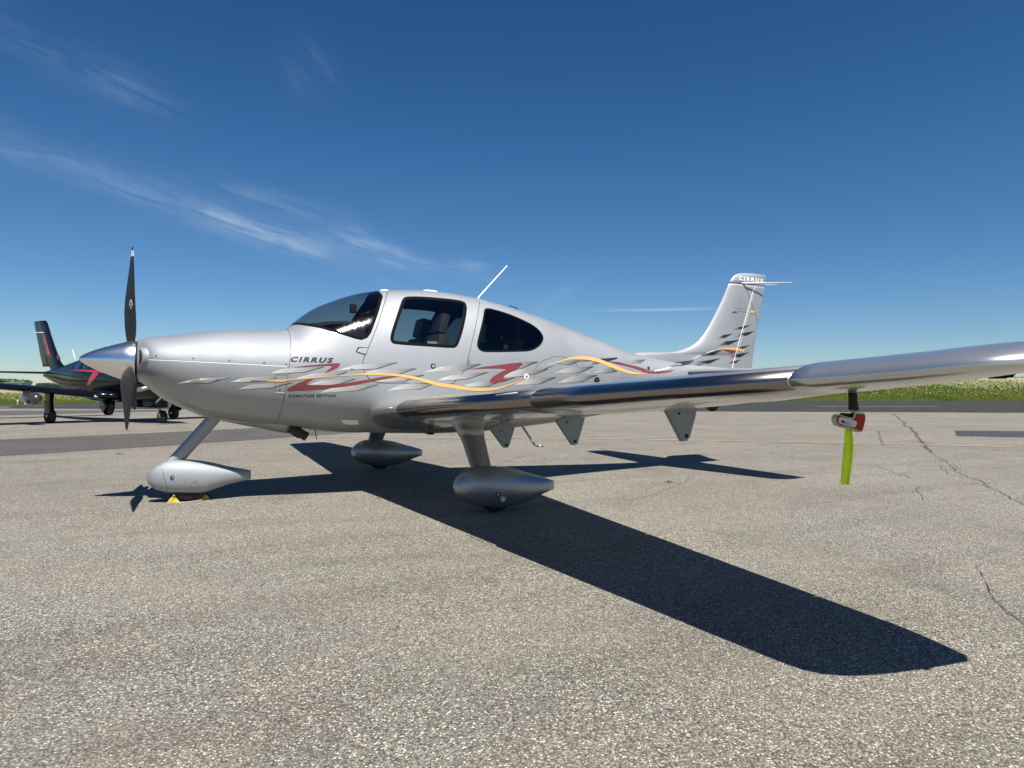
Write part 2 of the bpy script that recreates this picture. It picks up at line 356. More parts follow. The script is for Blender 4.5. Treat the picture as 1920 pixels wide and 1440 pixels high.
# cracks, joints and painted lines: thin sheets lying on the pavement
def ribbon_world(P, wd, jag=0., z=.005):
    P = [np.array(p[:2]) for p in P]; Q = [P[0]]
    for a, b in zip(P[:-1], P[1:]):
        L = np.linalg.norm(b-a); k = max(1, int(L/.05)) if jag else max(1, int(L/1.0)); k = min(k, 160)
        for i in range(1, k+1): Q.append(a+(b-a)*i/k)
    v = []; off = 0.
    for i, q in enumerate(Q):
        t = Q[min(i+1, len(Q)-1)]-Q[max(i-1, 0)]; t /= (np.linalg.norm(t)+1e-9); nn = np.array([-t[1], t[0]])
        off = off*.8+random.gauss(0, jag); ww = wd*(1+(random.random()-.5)*1.4*(1 if jag else 0))*.5
        v += [(*(q+nn*(off-ww)), z), (*(q+nn*(off+ww)), z)]
    return v, [(2*i, 2*i+1, 2*i+3, 2*i+2) for i in range(len(Q)-1)]
def gline(name, px, wd, mat, jag=0., z=.006, parent=ground):
    v, f = ribbon_world([onZ(x, y) for x, y in px], wd*(.6 if jag else 1), jag*.8, z)
    return mk(name, v, f, MAT[mat], parent, smooth=False)
cracks = [
 ([(1675, 776), (1683, 783), (1692, 790), (1699, 799), (1713, 808), (1722, 822), (1735, 838), (1743, 848)], .05, .02, 'crack_dark'),
 ([(1743, 848), (1760, 856), (1775, 868), (1790, 880), (1812, 893), (1838, 903), (1868, 919), (1900, 938), (1935, 955)], .014, .012, 'crack_dark'),
 ([(1760, 872), (1784, 888), (1805, 897), (1830, 900), (1845, 905)], .012, .014, 'crack_soft'),
 ([(1755, 862), (1785, 870), (1800, 885)], .008, .012, 'crack_soft'),
 ([(1724, 912), (1718, 918), (1725, 925), (1735, 932), (1732, 938)], .010, .008, 'crack_dark'),
 ([(1828, 1062), (1840, 1085), (1852, 1105), (1862, 1125), (1880, 1142), (1905, 1160), (1940, 1185)], .006, .004, 'crack_dark'),
 ([(1646, 808), (1650, 818), (1655, 832), (1662, 836)], .022, .012, 'crack_dark'),
 ([(1700, 842), (1760, 852), (1800, 854)], .010, .008, 'crack_soft'),
 ([(1300, 893), (1280, 905), (1262, 914), (1240, 924), (1215, 932), (1170, 940)], .008, .010, 'crack_soft'),
 ([(1625, 806), (1720, 810), (1790, 812)], .035, .008, 'crack_dark'),
 ([(1440, 804), (1560, 805), (1625, 806)], .022, .006, 'crack_soft'),
 ([(1690, 787), (1760, 788.5)], .03, .01, 'crack_soft'), ([(1840, 791), (1920, 793)], .03, .01, 'crack_soft'),
 ([(1440, 830), (1560, 833), (1700, 841)], .05, .02, 'crack_soft'),
 ([(0, 912), (120, 904), (200, 896), (280, 886), (440, 880), (540, 868)], .014, .008, 'crack_soft'),
 ([(0, 1025), (140, 1004), (300, 982)], .004, .008, 'crack_soft'),
 ([(0, 808.5), (130, 804.5), (360, 798)], .03, .008, 'crack_soft'),
 ([(1100, 812), (1180, 805), (1260, 801)], .03, .01, 'crack_soft'),
 ([(900, 878), (1000, 852), (1100, 838), (1200, 832)], .014, .006, 'crack_soft'),
 ([(600, 902), (560, 903), (520, 906)], .012, .01, 'crack_soft'),
 ([(124, 867), (138, 867)], .05, .01, 'crack_dark'),
 ([(1330, 800), (1420, 802)], .03, .02, 'crack_soft'), ([(1500, 846), (1600, 850), (1740, 853)], .02, .03, 'crack_soft'), ([(1475, 800), (1490, 790), (1512, 783)], .02, .03, 'crack_soft'), ([(1690, 906), (1920, 908)], .012, .01, 'crack_soft'),
 ([(1610, 868), (1640, 872), (1668, 885), (1690, 893)], .01, .012, 'crack_soft'), ([(1690, 893), (1694, 890), (1706, 897)], .014, .01, 'crack_dark'), ([(1860, 845), (1880, 842), (1905, 846), (1930, 843)], .02, .02, 'crack_dark'), ([(600, 868), (700, 860), (760, 856)], .012, .008, 'crack_soft'), ([(0, 879), (60, 876), (160, 868)], .01, .01, 'crack_soft'), ([(1560, 760), (1566, 785)], .02, .01, 'crack_soft'),
]
for px, wd, jag, mt in cracks: gline('crack', px, wd, mt, jag)
gline('yellow_line', [(560, 820), (900, 821.5), (1200, 824.5), (1500, 829.5), (1700, 833.5), (1920, 839.5), (2300, 850)], .10, 'line_yellow', 0, .0075)
gline('edge_line', [(1530, 762.2), (1760, 762.2)], .35, 'line_white', 0, .0085)
gline('edge_line', [(-100, 761.5), (140, 760), (350, 758.5)], .18, 'line_white', 0, .0085)
gline('edge_line', [(240, 762), (290, 762)], .15, 'line_white', 0, .0085)
# weeds and pebbles lying on the concrete
bm = bmesh.new()
for x, y, s in [(1253, 906, .05), (223, 852.5, .07), (318, 770, .05)]:
    c = onZ(x, y)
    for i in range(28):
        a = random.random()*6.28; r_ = random.random()*s; b = random.random()*6.28
        p = Vector((c[0]+math.cos(a)*r_, c[1]+math.sin(a)*r_, .006)); d = Vector((math.cos(b), math.sin(b), 0))*.018
        v = [bm.verts.new(p-d*.3), bm.verts.new(p+d*.3), bm.verts.new(p+d+Vector((0, 0, .015+random.random()*.015)))]; bm.faces.new(v)
frombm('weeds', bm, MAT['weed'], None, False, kind='stuff', label='small tufts of weed sprouting from pavement cracks')

# ---- meadow beyond the taxiway
def sm(t): t = min(max(t, 0), 1); return t*t*(3-2*t)
edge = [C_+(C_-D_)*3, C_, D_, E_, E_+(E_-D_)*6]
ex = np.array([p[0] for p in edge]); ey = np.array([p[1] for p in edge])
def edgey(x): return float(np.interp(x, ex, ey))
def terr(x, y):
    d = y-edgey(x)
    return .012+ (2.65*sm((x-35)/60)+.05)*sm((d-1)/38) if d > 0 else .012
xs = np.concatenate([np.linspace(-600, -60, 10), np.linspace(-50, 230, 90), np.linspace(250, 1400, 18)]); ds = [0, 1, 2, 4, 7, 10, 14, 18, 23, 28, 34, 40, 60, 120, 300, 900, 1800]
v = [(x, edgey(x)+d, terr(x, edgey(x)+d)) for x in xs for d in ds]
mk('meadow', v, grid_faces(len(xs), len(ds), False), MAT['meadow_green'], kind='structure', label='flowering green meadow beyond the taxiway')
gverge = gpoly('grass_verge', [(-300, 765), (0, 761.5), (25, 762.5), (12, 765.5), (-300, 770)], 'meadow_green', .010, kind='structure', label='small patch of mown grass beside the taxiway at far left')
# tall grass and cow parsley: too many stems to count
cr_, sr_ = RT[:2], FW[:2]/np.linalg.norm(FW[:2])
def scatter(n, flower):
    V = []; Fc = []; cnt = 0
    while cnt < n:
        u = random.random()
        if u < .36: px = random.uniform(-60, 380)
        elif u < .88: px = random.uniform(1440, 2040)
        else: px = random.uniform(380, 1440)
        t = (px-960)/F; depth0 = None
        # march along the bearing to the meadow edge
        dirv = sr_+cr_*t
        lo, hi = 20., 400.
        for _ in range(18):
            md = (lo+hi)/2; x, y = CC[:2]+dirv*md
            if y > edgey(x): hi = md
            else: lo = md
        reach = 60 if px > 1300 else 22
        dd = hi+random.random()**1.3*reach+(.2 if not flower else (5 if px > 1300 else 2.0)); x, y = CC[:2]+dirv*dd
        away = dd-hi; z = terr(x, y); hgt = (.16+.55*sm(away/9))*(.7+.6*random.random())*(1 if px > 1300 else .8)
        clump = .5+.5*math.sin(x*.37+1.3*math.sin(y*.21))*math.sin(y*.29+x*.11)
        if flower:
            if random.random() > (.03+(.62 if px > 1300 else .97)*sm((away-(12 if px > 1300 else 2))/24))*(.25+.75*clump): continue
            zz = z+hgt*(.85+.4*random.random()); s = random.uniform(.035, .085)*(hi/70 if px > 1300 else .8)
            a = random.random()*6.28; k = len(V); tl = random.uniform(-.3, .6)
            V += [(x-s*cr_[0], y-s*cr_[1], zz), (x-s*.2*sr_[0], y-s*.2*sr_[1], zz-s*.35), (x+s*cr_[0], y+s*cr_[1], zz+s*.2*tl), (x, y+s*.4, zz+s*.45)]
            Fc.append((k, k+1, k+2, k+3))
        else:
            wd = random.uniform(.10, .30)*(hi/60 if px > 1300 else .8)
            k = len(V); lx = random.gauss(0, .25)*hgt; a = random.uniform(-.8, .8); ca, sa = math.cos(a), math.sin(a); bx = cr_*ca+sr_*sa
            V += [(x-bx[0]*wd*.5, y-bx[1]*wd*.5, z-.03), (x+bx[0]*wd*.5, y+bx[1]*wd*.5, z-.03), (x+bx[0]*(lx+wd*.2), y+bx[1]*(lx+wd*.2), z+hgt*.8), (x+bx[0]*lx, y+bx[1]*lx, z+hgt)]
            Fc.append((k, k+1, k+2, k+3))
        cnt += 1
    return V, Fc
v, f = scatter(60000, False); mk('grass', v, f, MAT['grass_blades'], smooth=False, kind='stuff', label='tall meadow grass growing along the taxiway edge')
v, f = scatter(60000, True); mk('meadow_flowers', v, f, MAT['flower_cream'], smooth=False, kind='stuff', label='cream white wildflowers topping the meadow grass')

# ---- far trees and a low building beyond the left meadow
def tree(px, depth, wid, hgt, label):
    b = CC[:2]+(sr_+cr_*(px-960)/F)*depth
    root = empty('tree', (b[0], b[1], 0), label=label, cat='tree', group='trees beyond the meadow at far left')
    v, f = tube([(0, 0, 0), (.1, 0, hgt*.35), (0, .1, hgt*.7)], [wid*.05, wid*.04, wid*.02], 7); mk('trunk', v, f, MAT['bark'], root)
    V = []; Fc = []
    blobs = [(random.gauss(0, wid*.2), random.gauss(0, wid*.2), hgt*random.uniform(.3, .8), wid*random.uniform(.16, .3)) for _ in range(9)]
    for i in range(2600):
        bx, by, bz, br = random.choice(blobs); d = Vector((random.gauss(0, 1), random.gauss(0, 1), random.gauss(0, .8))).normalized()*br*random.uniform(.6, 1.05)
        p = Vector((bx, by, bz))+d; p.z = min(max(p.z, .1), hgt); a = Vector((random.gauss(0, 1), random.gauss(0, 1), random.gauss(0, 1))).normalized()*wid*.035; c = a.orthogonal().normalized()*wid*.022
        k = len(V); V += [tuple(p-a), tuple(p+c), tuple(p+a), tuple(p-c)]; Fc.append((k, k+1, k+2, k+3))
    mk('crown', V, Fc, MAT['tree_leaf'], root, smooth=False)
tree(-45, 230, 11, 5.0, 'dark tree beyond the meadow, out at the left edge')
tree(6, 240, 8, 4.6, 'dense green tree just left of the grey building')
tree(53, 330, 5.5, 6.0, 'rounded bushy tree top peeking over the black wing')
tree(76, 260, 6, 3.4, 'low hedge-like tree behind the round pod')
tree(100, 270, 7, 2.9, 'low dark tree behind the black aircraft wheel leg')
b = CC[:2]+(sr_+cr_*(33-960)/F)*235
bld = empty('building', (b[0], b[1], 0), -_y, label='low grey building with a row of windows beyond the meadow', cat='building')
bm = bmesh.new(); box(bm, (0, 0, 1.6), (5.6, 4, 3.2)); frombm('wall', bm, MAT['wall_cream'], bld, False)
bm = bmesh.new(); box(bm, (0, 0, 3.3), (6.0, 4.4, .2)); frombm('roof', bm, MAT['roof_grey'], bld, False)
for i in range(4):
    bm = bmesh.new(); box(bm, (-2.0+i*1.33, -2.02, 1.7), (.9, .06, 1.0)); frombm('window', bm, MAT['window_blue'], bld, False)
# taxiway edge lights
for i, (x, y, lab) in enumerate([(33, 760.5, 'small taxiway light post nearest the left edge of the photo'), (47, 761.5, 'small pale taxiway light beside the round pod')]):
    c = onZ(x, y); root = empty('taxiway_light', (c[0], c[1], 0), label=lab, cat='light', group='taxiway edge lights')
    v, f = tube([(0, 0, 0), (0, 0, .22)], .03, 8); mk('post', v, f, MAT['yellow_chock'], root)
    v, f = lathe([(0, .05), (.05, .06), (.1, .04), (.13, .0)], (0, 0, .22), (0, 0, 1), 12); mk('lamp', v, f, MAT['beige_card'], root)
# small things standing on the crest of the right-hand meadow
def crest(px, back):
    dirv = sr_+cr_*(px-960)/F; lo, hi = 20., 400.
    for _ in range(20):
        md = (lo+hi)/2; x, y = CC[:2]+dirv*md
        if y > edgey(x): hi = md
        else: lo = md
    x, y = CC[:2]+dirv*(hi+back); return x, y, terr(x, y)
x, y, z = crest(1866, 48); bm = bmesh.new(); box(bm, (0, 0, .95), (2.6, .5, .55), bevel=.05); box(bm, (-1, 0, .35), (.12, .4, .7)); box(bm, (1, 0, .35), (.12, .4, .7))
o = frombm('barrier', bm, MAT['far_red'], None, False, label='red barrier on the meadow crest at the right edge', cat='barrier'); o.location = (x, y, z); o.scale = (1, 1, 1.5); o.rotation_euler = (0, 0, -_y)
x, y, z = crest(1787, 46); bm = bmesh.new(); box(bm, (0, 0, .72), (4.2, .08, .42), bevel=.02); box(bm, (-1.6, .05, .3), (.1, .1, .6)); box(bm, (1.6, .05, .3), (.1, .1, .6))
o = frombm('marker_board', bm, MAT['white_paint'], None, False, label='long white marker board low in the meadow flowers', cat='sign'); o.scale = (1, 1, 1.35); o.location = (x, y, z); o.rotation_euler = (0, 0, -_y)
x, y, z = crest(1905, 46); root = empty('fence', (x, y, z), -_y, label='low rail fence at the right end of the meadow crest', cat='fence')
for k in range(2):
    bm = bmesh.new(); box(bm, (0, 0, 1.25+.4*k), (5.5, .06, .12)); frombm('rail', bm, MAT['cabin_grey' if k == 0 else 'beige_card'], root, False)
for k in range(5):
    bm = bmesh.new(); box(bm, (-2.6+1.3*k, .06, .9), (.12, .06, 1.8)); frombm('post', bm, MAT['beige_card'], root, False)

# ================================================================== SILVER AIRCRAFT (nose at X=0, tail towards +X, left wing towards -Y)
plane = empty('parked_airplane', (0, 0, 0), label='silver low-wing light airplane with flame stripes, parked nearest the camera', cat='airplane')
FS = np.array([  # X, bottom, widest height, top, half width, upper exponent, lower exponent
 (.435, 1.06, 1.24, 1.425, .19, 2.0, 2.0), (.47, 1.04, 1.24, 1.436, .27, 2.0, 2.0), (.50, 1.015, 1.24, 1.442, .345, 2.0, 2.0), (.56, .962, 1.235, 1.452, .41, 2.0, 2.0), (.67, .882, 1.225, 1.466, .455, 2.05, 2.0), (.78, .826, 1.215, 1.482, .48, 2.1, 2.0),
 (.98, .738, 1.20, 1.514, .51, 2.15, 2.05), (1.16, .700, 1.19, 1.530, .53, 2.2, 2.1), (1.38, .668, 1.18, 1.543, .55, 2.2, 2.15), (1.63, .642, 1.17, 1.557, .57, 2.2, 2.25), (1.69, .636, 1.165, 1.592, .575, 2.15, 2.3),
 (1.76, .630, 1.16, 1.662, .58, 2.12, 2.3), (1.92, .602, 1.15, 1.778, .592, 2.1, 2.4), (2.09, .588, 1.15, 1.858, .604, 2.1, 2.45), (2.26, .578, 1.14, 1.924, .614, 2.15, 2.5), (2.38, .573, 1.14, 1.958, .62, 2.2, 2.5),
 (2.55, .565, 1.13, 1.988, .627, 2.25, 2.6), (2.74, .558, 1.13, 2.008, .632, 2.3, 2.6), (2.99, .549, 1.13, 2.022, .635, 2.3, 2.6), (3.25, .544, 1.13, 2.017, .630, 2.3, 2.6), (3.45, .547, 1.13, 2.0, .622, 2.3, 2.6),
 (3.77, .558, 1.125, 1.952, .596, 2.25, 2.5), (4.01, .578, 1.12, 1.905, .567, 2.2, 2.4), (4.31, .602, 1.12, 1.838, .525, 2.15, 2.3), (4.615, .630, 1.12, 1.760, .475, 2.1, 2.2), (4.93, .668, 1.12, 1.668, .422, 2.1, 2.1),
 (5.26, .712, 1.13, 1.575, .367, 2.05, 2.05), (5.6, .762, 1.14, 1.480, .310, 2.0, 2.0), (5.96, .820, 1.15, 1.405, .255, 2.0, 2.0), (6.3, .875, 1.16, 1.365, .205, 2.0, 2.0), (6.8, .955, 1.17, 1.33, .145, 2.0, 2.0), (7.3, 1.03, 1.18, 1.30, .088, 2.0, 2.0), (7.70, 1.09, 1.19, 1.27, .035, 2.0, 2.0)])
def fsec(X): return [interp(X, FS[:, 0], FS[:, k]) for k in range(1, 7)]
NSEG = 112
def fring(X, seg=NSEG, inset=0.):
    zb, zc, zt, w_, nu, nl = fsec(X); zb += inset; zt -= inset; w_ -= inset; r_ = []
    for j in range(seg):
        q = 2*math.pi*(j+.5)/seg; c, s = math.cos(q), math.sin(q)
        if s >= 0: r_.append((X, w_*math.copysign(abs(c)**(2/nu), c), zc+(zt-zc)*abs(s)**(2/nu)))
        else: r_.append((X, w_*math.copysign(abs(c)**(2/nl), c), zc-(zc-zb)*abs(s)**(2/nl)))
    return r_
stX = [.435, .445, .46, .48, .50, .53, .56, .60, .65] + list(np.arange(.70, 7.70, .035)) + [7.70]
rings = [fring(x) for x in stX]
v, f = loft(rings, (False, True)); base = tobm(v, f); bmesh.ops.recalc_face_normals(base, faces=base.faces)
basebvh = BVHTree.FromBMesh(base); base.normal_update(); base.verts.ensure_lookup_table(); base.faces.ensure_lookup_table()
bn = [vv.normal.copy() for vv in base.verts]; bfv = [[vv.index for vv in ff.verts] for ff in base.faces]; bco = [vv.co.copy() for vv in base.verts]
def base_normal(p):
    loc, nor, idx, dist = basebvh.find_nearest(p)
    ids = bfv[idx]; n_ = Vector((0, 0, 0))
    if len(ids) > 6: return nor
    for i in ids: n_ += bn[i]/((bco[i]-loc).length+1e-4)
    # inverse-distance blend inside one small quad
    return n_.normalized()
def cast(x, y, bvh=None, lift=0.):
    d = Vector(ray(x, y)).normalized(); h = (bvh or basebvh).ray_cast(Vector(CC), d)
    if h[0] is None: return None
    return h[0]+h[1]*lift
def to_xz(px):
    o = []
    for x, y in px:
        h = cast(x, y)
        if h is None:
            q = onY(x, y, 0); h = Vector(q)
        o.append((h.x, h.z))
    return o
Z3 = lambda L: [(480+x/4.571, 520+y/4.571) for x, y in L]
Z4 = lambda L: [(820+x/4.571, 480+y/4.571) for x, y in L]
def inset_poly(P, d):
    P = [Vector(p) for p in P]; c = sum(P, Vector((0, 0)))/len(P); o = []; n_ = len(P)
    area = sum(P[i].x*P[(i+1) % n_].y-P[(i+1) % n_].x*P[i].y for i in range(n_)); sg = 1 if area > 0 else -1
    for i in range(n_):
        a = (P[i]-P[i-1]).normalized(); b = (P[(i+1) % n_]-P[i]).normalized(); na = Vector((-a.y, a.x))*sg; nb = Vector((-b.y, b.x))*sg
        m_ = (na+nb); m_ /= max(.3, (m_.length**2)/2); o.append(tuple(P[i]+m_*d))
    return o
def rounded(P, it=2):
    for _ in range(it):
        Q = []
        for i in range(len(P)):
            a, b_ = P[i], P[(i+1) % len(P)]; Q += [(a[0]*.75+b_[0]*.25, a[1]*.75+b_[1]*.25), (a[0]*.25+b_[0]*.75, a[1]*.25+b_[1]*.75)]
        P = Q
    return P
def hull(P):
    P = sorted(set((round(a, 5), round(b, 5)) for a, b in P)); 
    def half(Q):
        r_ = []
        for p in Q:
            while len(r_) > 1 and (r_[-1][0]-r_[-2][0])*(p[1]-r_[-2][1])-(r_[-1][1]-r_[-2][1])*(p[0]-r_[-2][0]) <= 0: r_.pop()
            r_.append(p)
        return r_
    a = half(P); b = half(P[::-1]); return a[:-1]+b[:-1]
bm = base.copy(); tl = bm.faces.layers.int.new('tag')
def cut_region(poly, new, old):
    """split the skin along a convex outline in side view, both flanks at once"""
    P = hull(poly); xs_ = [p[0] for p in P]; zs_ = [p[1] for p in P]; n_ = len(P)
    cur = [f_ for f_ in bm.faces if f_[tl] in old and not (max(v_.co.x for v_ in f_.verts) < min(xs_) or min(v_.co.x for v_ in f_.verts) > max(xs_) or max(v_.co.z for v_ in f_.verts) < min(zs_) or min(v_.co.z for v_ in f_.verts) > max(zs_))]
    for i in range(n_):
        a, b_ = P[i], P[(i+1) % n_]; d = Vector((b_[0]-a[0], 0, b_[1]-a[1])); 
        if d.length < 1e-5: continue
        no = Vector((d.z, 0, -d.x)).normalized(); co = Vector((a[0], 0, a[1]))
        es = {e for f_ in cur for e in f_.edges}; vs = {v_ for f_ in cur for v_ in f_.verts}
        r_ = bmesh.ops.bisect_plane(bm, geom=list(cur)+list(es)+list(vs), dist=1e-6, plane_co=co, plane_no=no)
        fs = [g for g in r_['geom'] if isinstance(g, bmesh.types.BMFace)]
        cur = [f_ for f_ in fs if (f_.calc_center_median()-co).dot(no) < 0 and f_[tl] in old]
    for f_ in cur: f_[tl] = new
side_px = Z3([(1260, 180), (1285, 165), (1400, 163), (1650, 183), (1780, 203), (1808, 240), (1800, 330), (1775, 450), (1740, 560), (1720, 595), (1690, 608), (1450, 590), (1200, 575), (1160, 560), (1148, 520), (1165, 450), (1200, 340), (1240, 220)])
rear_px = Z4([(400, 460), (420, 445), (470, 452), (600, 490), (720, 540), (820, 590), (880, 640), (910, 690), (905, 735), (870, 780), (810, 812), (740, 820), (420, 826), (370, 815), (340, 780), (342, 730), (370, 620), (392, 520)])
side_o = hull(rounded(to_xz(side_px), 1)); rear_o = hull(rounded(to_xz(rear_px), 1))
# windscreen: slabs above its lower edge, in front of the pillar
low = to_xz(Z3([(280, 414), (430, 416), (560, 438), (660, 468), (760, 498), (850, 527), (905, 537), (955, 518), (985, 478), (1015, 400), (1050, 300), (1075, 210), (1088, 165), (1075, 140)]))
low[0] = (1.700, 1.600)
print('windscreen lower edge', [(round(a, 3), round(b, 3)) for a, b in low])
piv = (2.2, 1.93)
def ws_cut(lo, tag_, old):
    k = max(range(len(lo)), key=lambda i: -lo[i][1])
    for a, b_ in zip(lo[:-1], lo[1:]):
        cut_region([a, b_, (piv[0]+.0, piv[1]), ], tag_, old)
    cut_region([lo[0], piv, (1.60, 2.2)], tag_, old)
    cut_region([piv, lo[-1], (lo[-1][0]+.0, 2.3), (1.60, 2.2)], tag_, old)
wsn = []
cx_, cz_ = 2.15, 1.80
ws_cut(low, 3, (0,))
def shrink(lo, d):
    o = []
    for i, p in enumerate(lo):
        a = lo[max(i-1, 0)]; b_ = lo[min(i+1, len(lo)-1)]; t = Vector((b_[0]-a[0], b_[1]-a[1])).normalized(); o.append((p[0]-t.y*d, p[1]+t.x*d))
    return o
ws_cut(shrink(low, .026), 4, (3,))
cut_region(side_o, 3, (0,)); cut_region(inset_poly(side_o, .030), 5, (3,))
cut_region(rear_o, 3, (0,)); cut_region(inset_poly(rear_o, .018), 6, (3,))
door_px = Z3([(1128, 128), (1080, 290), (1030, 440), (965, 600), (925, 690), (915, 750), (935, 820), (985, 880), (1060, 903), (1300, 907), (1500, 912), (1650, 915), (1700, 900), (1760, 830), (1800, 760), (1830, 640), (1875, 450), (1905, 300), (1915, 205), (1700, 160), (1400, 132)])
door_o = hull(to_xz(door_px)); cut_region(door_o, 2, (0,))
# cowling / body split along a slightly raked plane
cfs = [f_ for f_ in bm.faces if f_[tl] == 0 and min(v_.co.x for v_ in f_.verts) < 1.75]
r_ = bmesh.ops.bisect_plane(bm, geom=cfs+list({e for f_ in cfs for e in f_.edges})+list({v_ for f_ in cfs for v_ in f_.verts}), dist=1e-6, plane_co=(1.605, 0, 1.2), plane_no=Vector((1, 0, -.12)).normalized())
for f_ in bm.faces:
    c = f_.calc_center_median()
    if f_[tl] == 0 and c.x-1.605-.12*(c.z-1.2) < 0: f_[tl] = 1
def skin(name, pred, mat, parent=plane, inset=0., flip=False, **k):
    fs = [f_ for f_ in bm.faces if pred(f_)]; idx = {}; V = []; Fc = []; NR = []
    for f_ in fs:
        q = []
        for v_ in f_.verts:
            if v_.index not in idx:
                idx[v_.index] = len(V); n_ = base_normal(v_.co); V.append(tuple(v_.co-n_*inset)); NR.append(tuple(-n_ if flip else n_))
            q.append(idx[v_.index])
        Fc.append(q[::-1] if flip else q)
    me = bpy.data.meshes.new(name); me.from_pydata(V, [], Fc); me.update(); me.polygons.foreach_set('use_smooth', [True]*len(me.polygons))
    me.normals_split_custom_set_from_vertices(NR)
    if mat: me.materials.append(MAT[mat])
    o = bpy.data.objects.new(name, me); col.objects.link(o); o.parent = parent; return tag(o, **k)
bm.verts.index_update(); bm.faces.ensure_lookup_table()
cy = lambda f_: f_.calc_center_median().y
fus = skin('fuselage', lambda f_: f_[tl] == 0, 'silver_paint')
cowl = skin('engine_cowling', lambda f_: f_[tl] == 1, 'silver_paint')
for s in (-1, 1):
    dr = skin('cabin_door', lambda f_: f_[tl] == 2 and cy(f_)*s > 0, 'silver_paint')
    fr = skin('window_frame', lambda f_: f_[tl] == 3 and cy(f_)*s > 0 and 2.4 < f_.calc_center_median().x < 3.62 and f_.calc_center_median().z < 2.2 and any(True for _ in [0]) and side_in(f_.calc_center_median()), 'dark_trim', dr, -.001) if False else None
def inpoly(p, P, pad=.02):
    xs_ = [q[0] for q in P]; zs_ = [q[1] for q in P]
    return min(xs_)-pad < p.x < max(xs_)+pad and min(zs_)-pad < p.z < max(zs_)+pad
sxm = (min(p[0] for p in side_o)+max(p[0] for p in side_o))/2
def which(f_):
    c = f_.calc_center_median()
    P = [(abs(c.x-np.clip(c.x, min(q[0] for q in Q), max(q[0] for q in Q))), nm) for Q, nm in ((side_o, 'side'), (rear_o, 'rear'))]
    if min(q[0] for q in side_o)-.01 <= c.x <= max(q[0] for q in side_o)+.01 and c.z <= max(q[1] for q in side_o)+.01:
        if c.x > min(q[0] for q in side_o): return 'side' if not is_ws(c) else 'ws'
    if c.x >= min(q[0] for q in rear_o)-.01: return 'rear'
    return 'ws'
def is_ws(c): return c.x < low[-1][0]+.03 and c.x-min(q[0] for q in side_o) < (c.z-min(q[1] for q in side_o))*.0
skin('windscreen_frame', lambda f_: f_[tl] == 3 and which(f_) == 'ws', 'dark_trim', plane, -.0015)
skin('windscreen', lambda f_: f_[tl] == 4, 'windscreen_glass')
doors = [o for o in plane.children if o.name.startswith('cabin_door')]
for s, dr in zip((-1, 1), doors):
    skin('window_frame', lambda f_: f_[tl] == 3 and which(f_) == 'side' and cy(f_)*s > 0, 'dark_trim', dr, -.0015)
    skin('window', lambda f_: f_[tl] == 5 and cy(f_)*s > 0, 'tinted_glass', dr)
    rf = skin('rear_window', lambda f_: f_[tl] == 6 and cy(f_)*s > 0, 'dark_glass')
    skin('window_frame', lambda f_: f_[tl] == 3 and which(f_) == 'rear' and cy(f_)*s > 0, 'dark_trim', rf, -.0015)
skin('cabin_lining', lambda f_: f_[tl] in (0, 2) and 1.72 < f_.calc_center_median().x < 5.1, 'cabin_dark', plane, .022, True)
skin('cabin_lining', lambda f_: f_[tl] == 3, 'cabin_dark', plane, .018, True)
# cabin interior
def cab(name, parts, mat, parent=plane, bev=.02, **k):
    b_ = bmesh.new()
    for c, s, r_ in parts: box(b_, c, s, Matrix.Rotation(R(r_), 3, 'Y') if r_ else None, min(bev, min(s)*.3))
    return frombm(name, b_, MAT[mat], parent, True, 30, **k)
cab('cabin_floor', [((3.2, 0, .74), (2.8, .74, .03), 0)], 'cabin_dark')
cab('rear_bulkhead', [((4.55, 0, 1.15), (.03, .62, .66), -12)], 'cabin_dark')
cab('instrument_panel', [((2.20, 0, 1.40), (.22, .92, .40), 0)], 'cabin_dark')
v, f = loft([[(x, y, z) for y, z in [(-w_, z0-.03), (-w_*.8, z0), (-w_*.3, z0+.02), (w_*.3, z0+.02), (w_*.8, z0), (w_, z0-.03)]] for x, w_, z0 in [(1.74, .22, 1.57), (1.85, .34, 1.60), (2.0, .42, 1.625), (2.15, .46, 1.635), (2.33, .47, 1.62), (2.34, .47, 1.50)]], (False, False), False)
mk('glareshield', v, f, MAT['cabin_dark'], plane)
def seat(x, y, mat='seat_leather'):
    s_ = cab('seat', [((x, y, 1.0), (.48, .46, .13), -6), ((x+.27, y, 1.27), (.12, .44, .56), 14)], mat, bev=.05)
    cab('headrest', [((x+.36, y, 1.66), (.09, .26, .20), 14)], mat, s_, .04); return s_
for x, y in [(2.75, -.28), (2.75, .28), (3.60, -.24), (3.60, .24)]: seat(x, y)
cab('control_yoke', [((2.42, -.42, 1.28), (.2, .03, .03), 0), ((2.5, -.42, 1.33), (.03, .04, .14), 0)], 'cabin_dark')
for y in (-.28, .28): cab('compass', [((2.30, 0, 1.80), (.06, .07, .09), 0)], 'cabin_dark') if y < 0 else None; cab('sun_visor', [((2.50, y*.8, 1.79), (.03, .26, .10), 62)], 'cabin_dark', bev=.008)
cab('window_card', [((2.93, -.545, 1.445), (.10, .004, .035), 0)], 'beige_card', bev=.001)
cab('window_sticker', [((3.72, -.545, 1.435), (.045, .004, .045), 0)], 'white_paint', bev=.001)
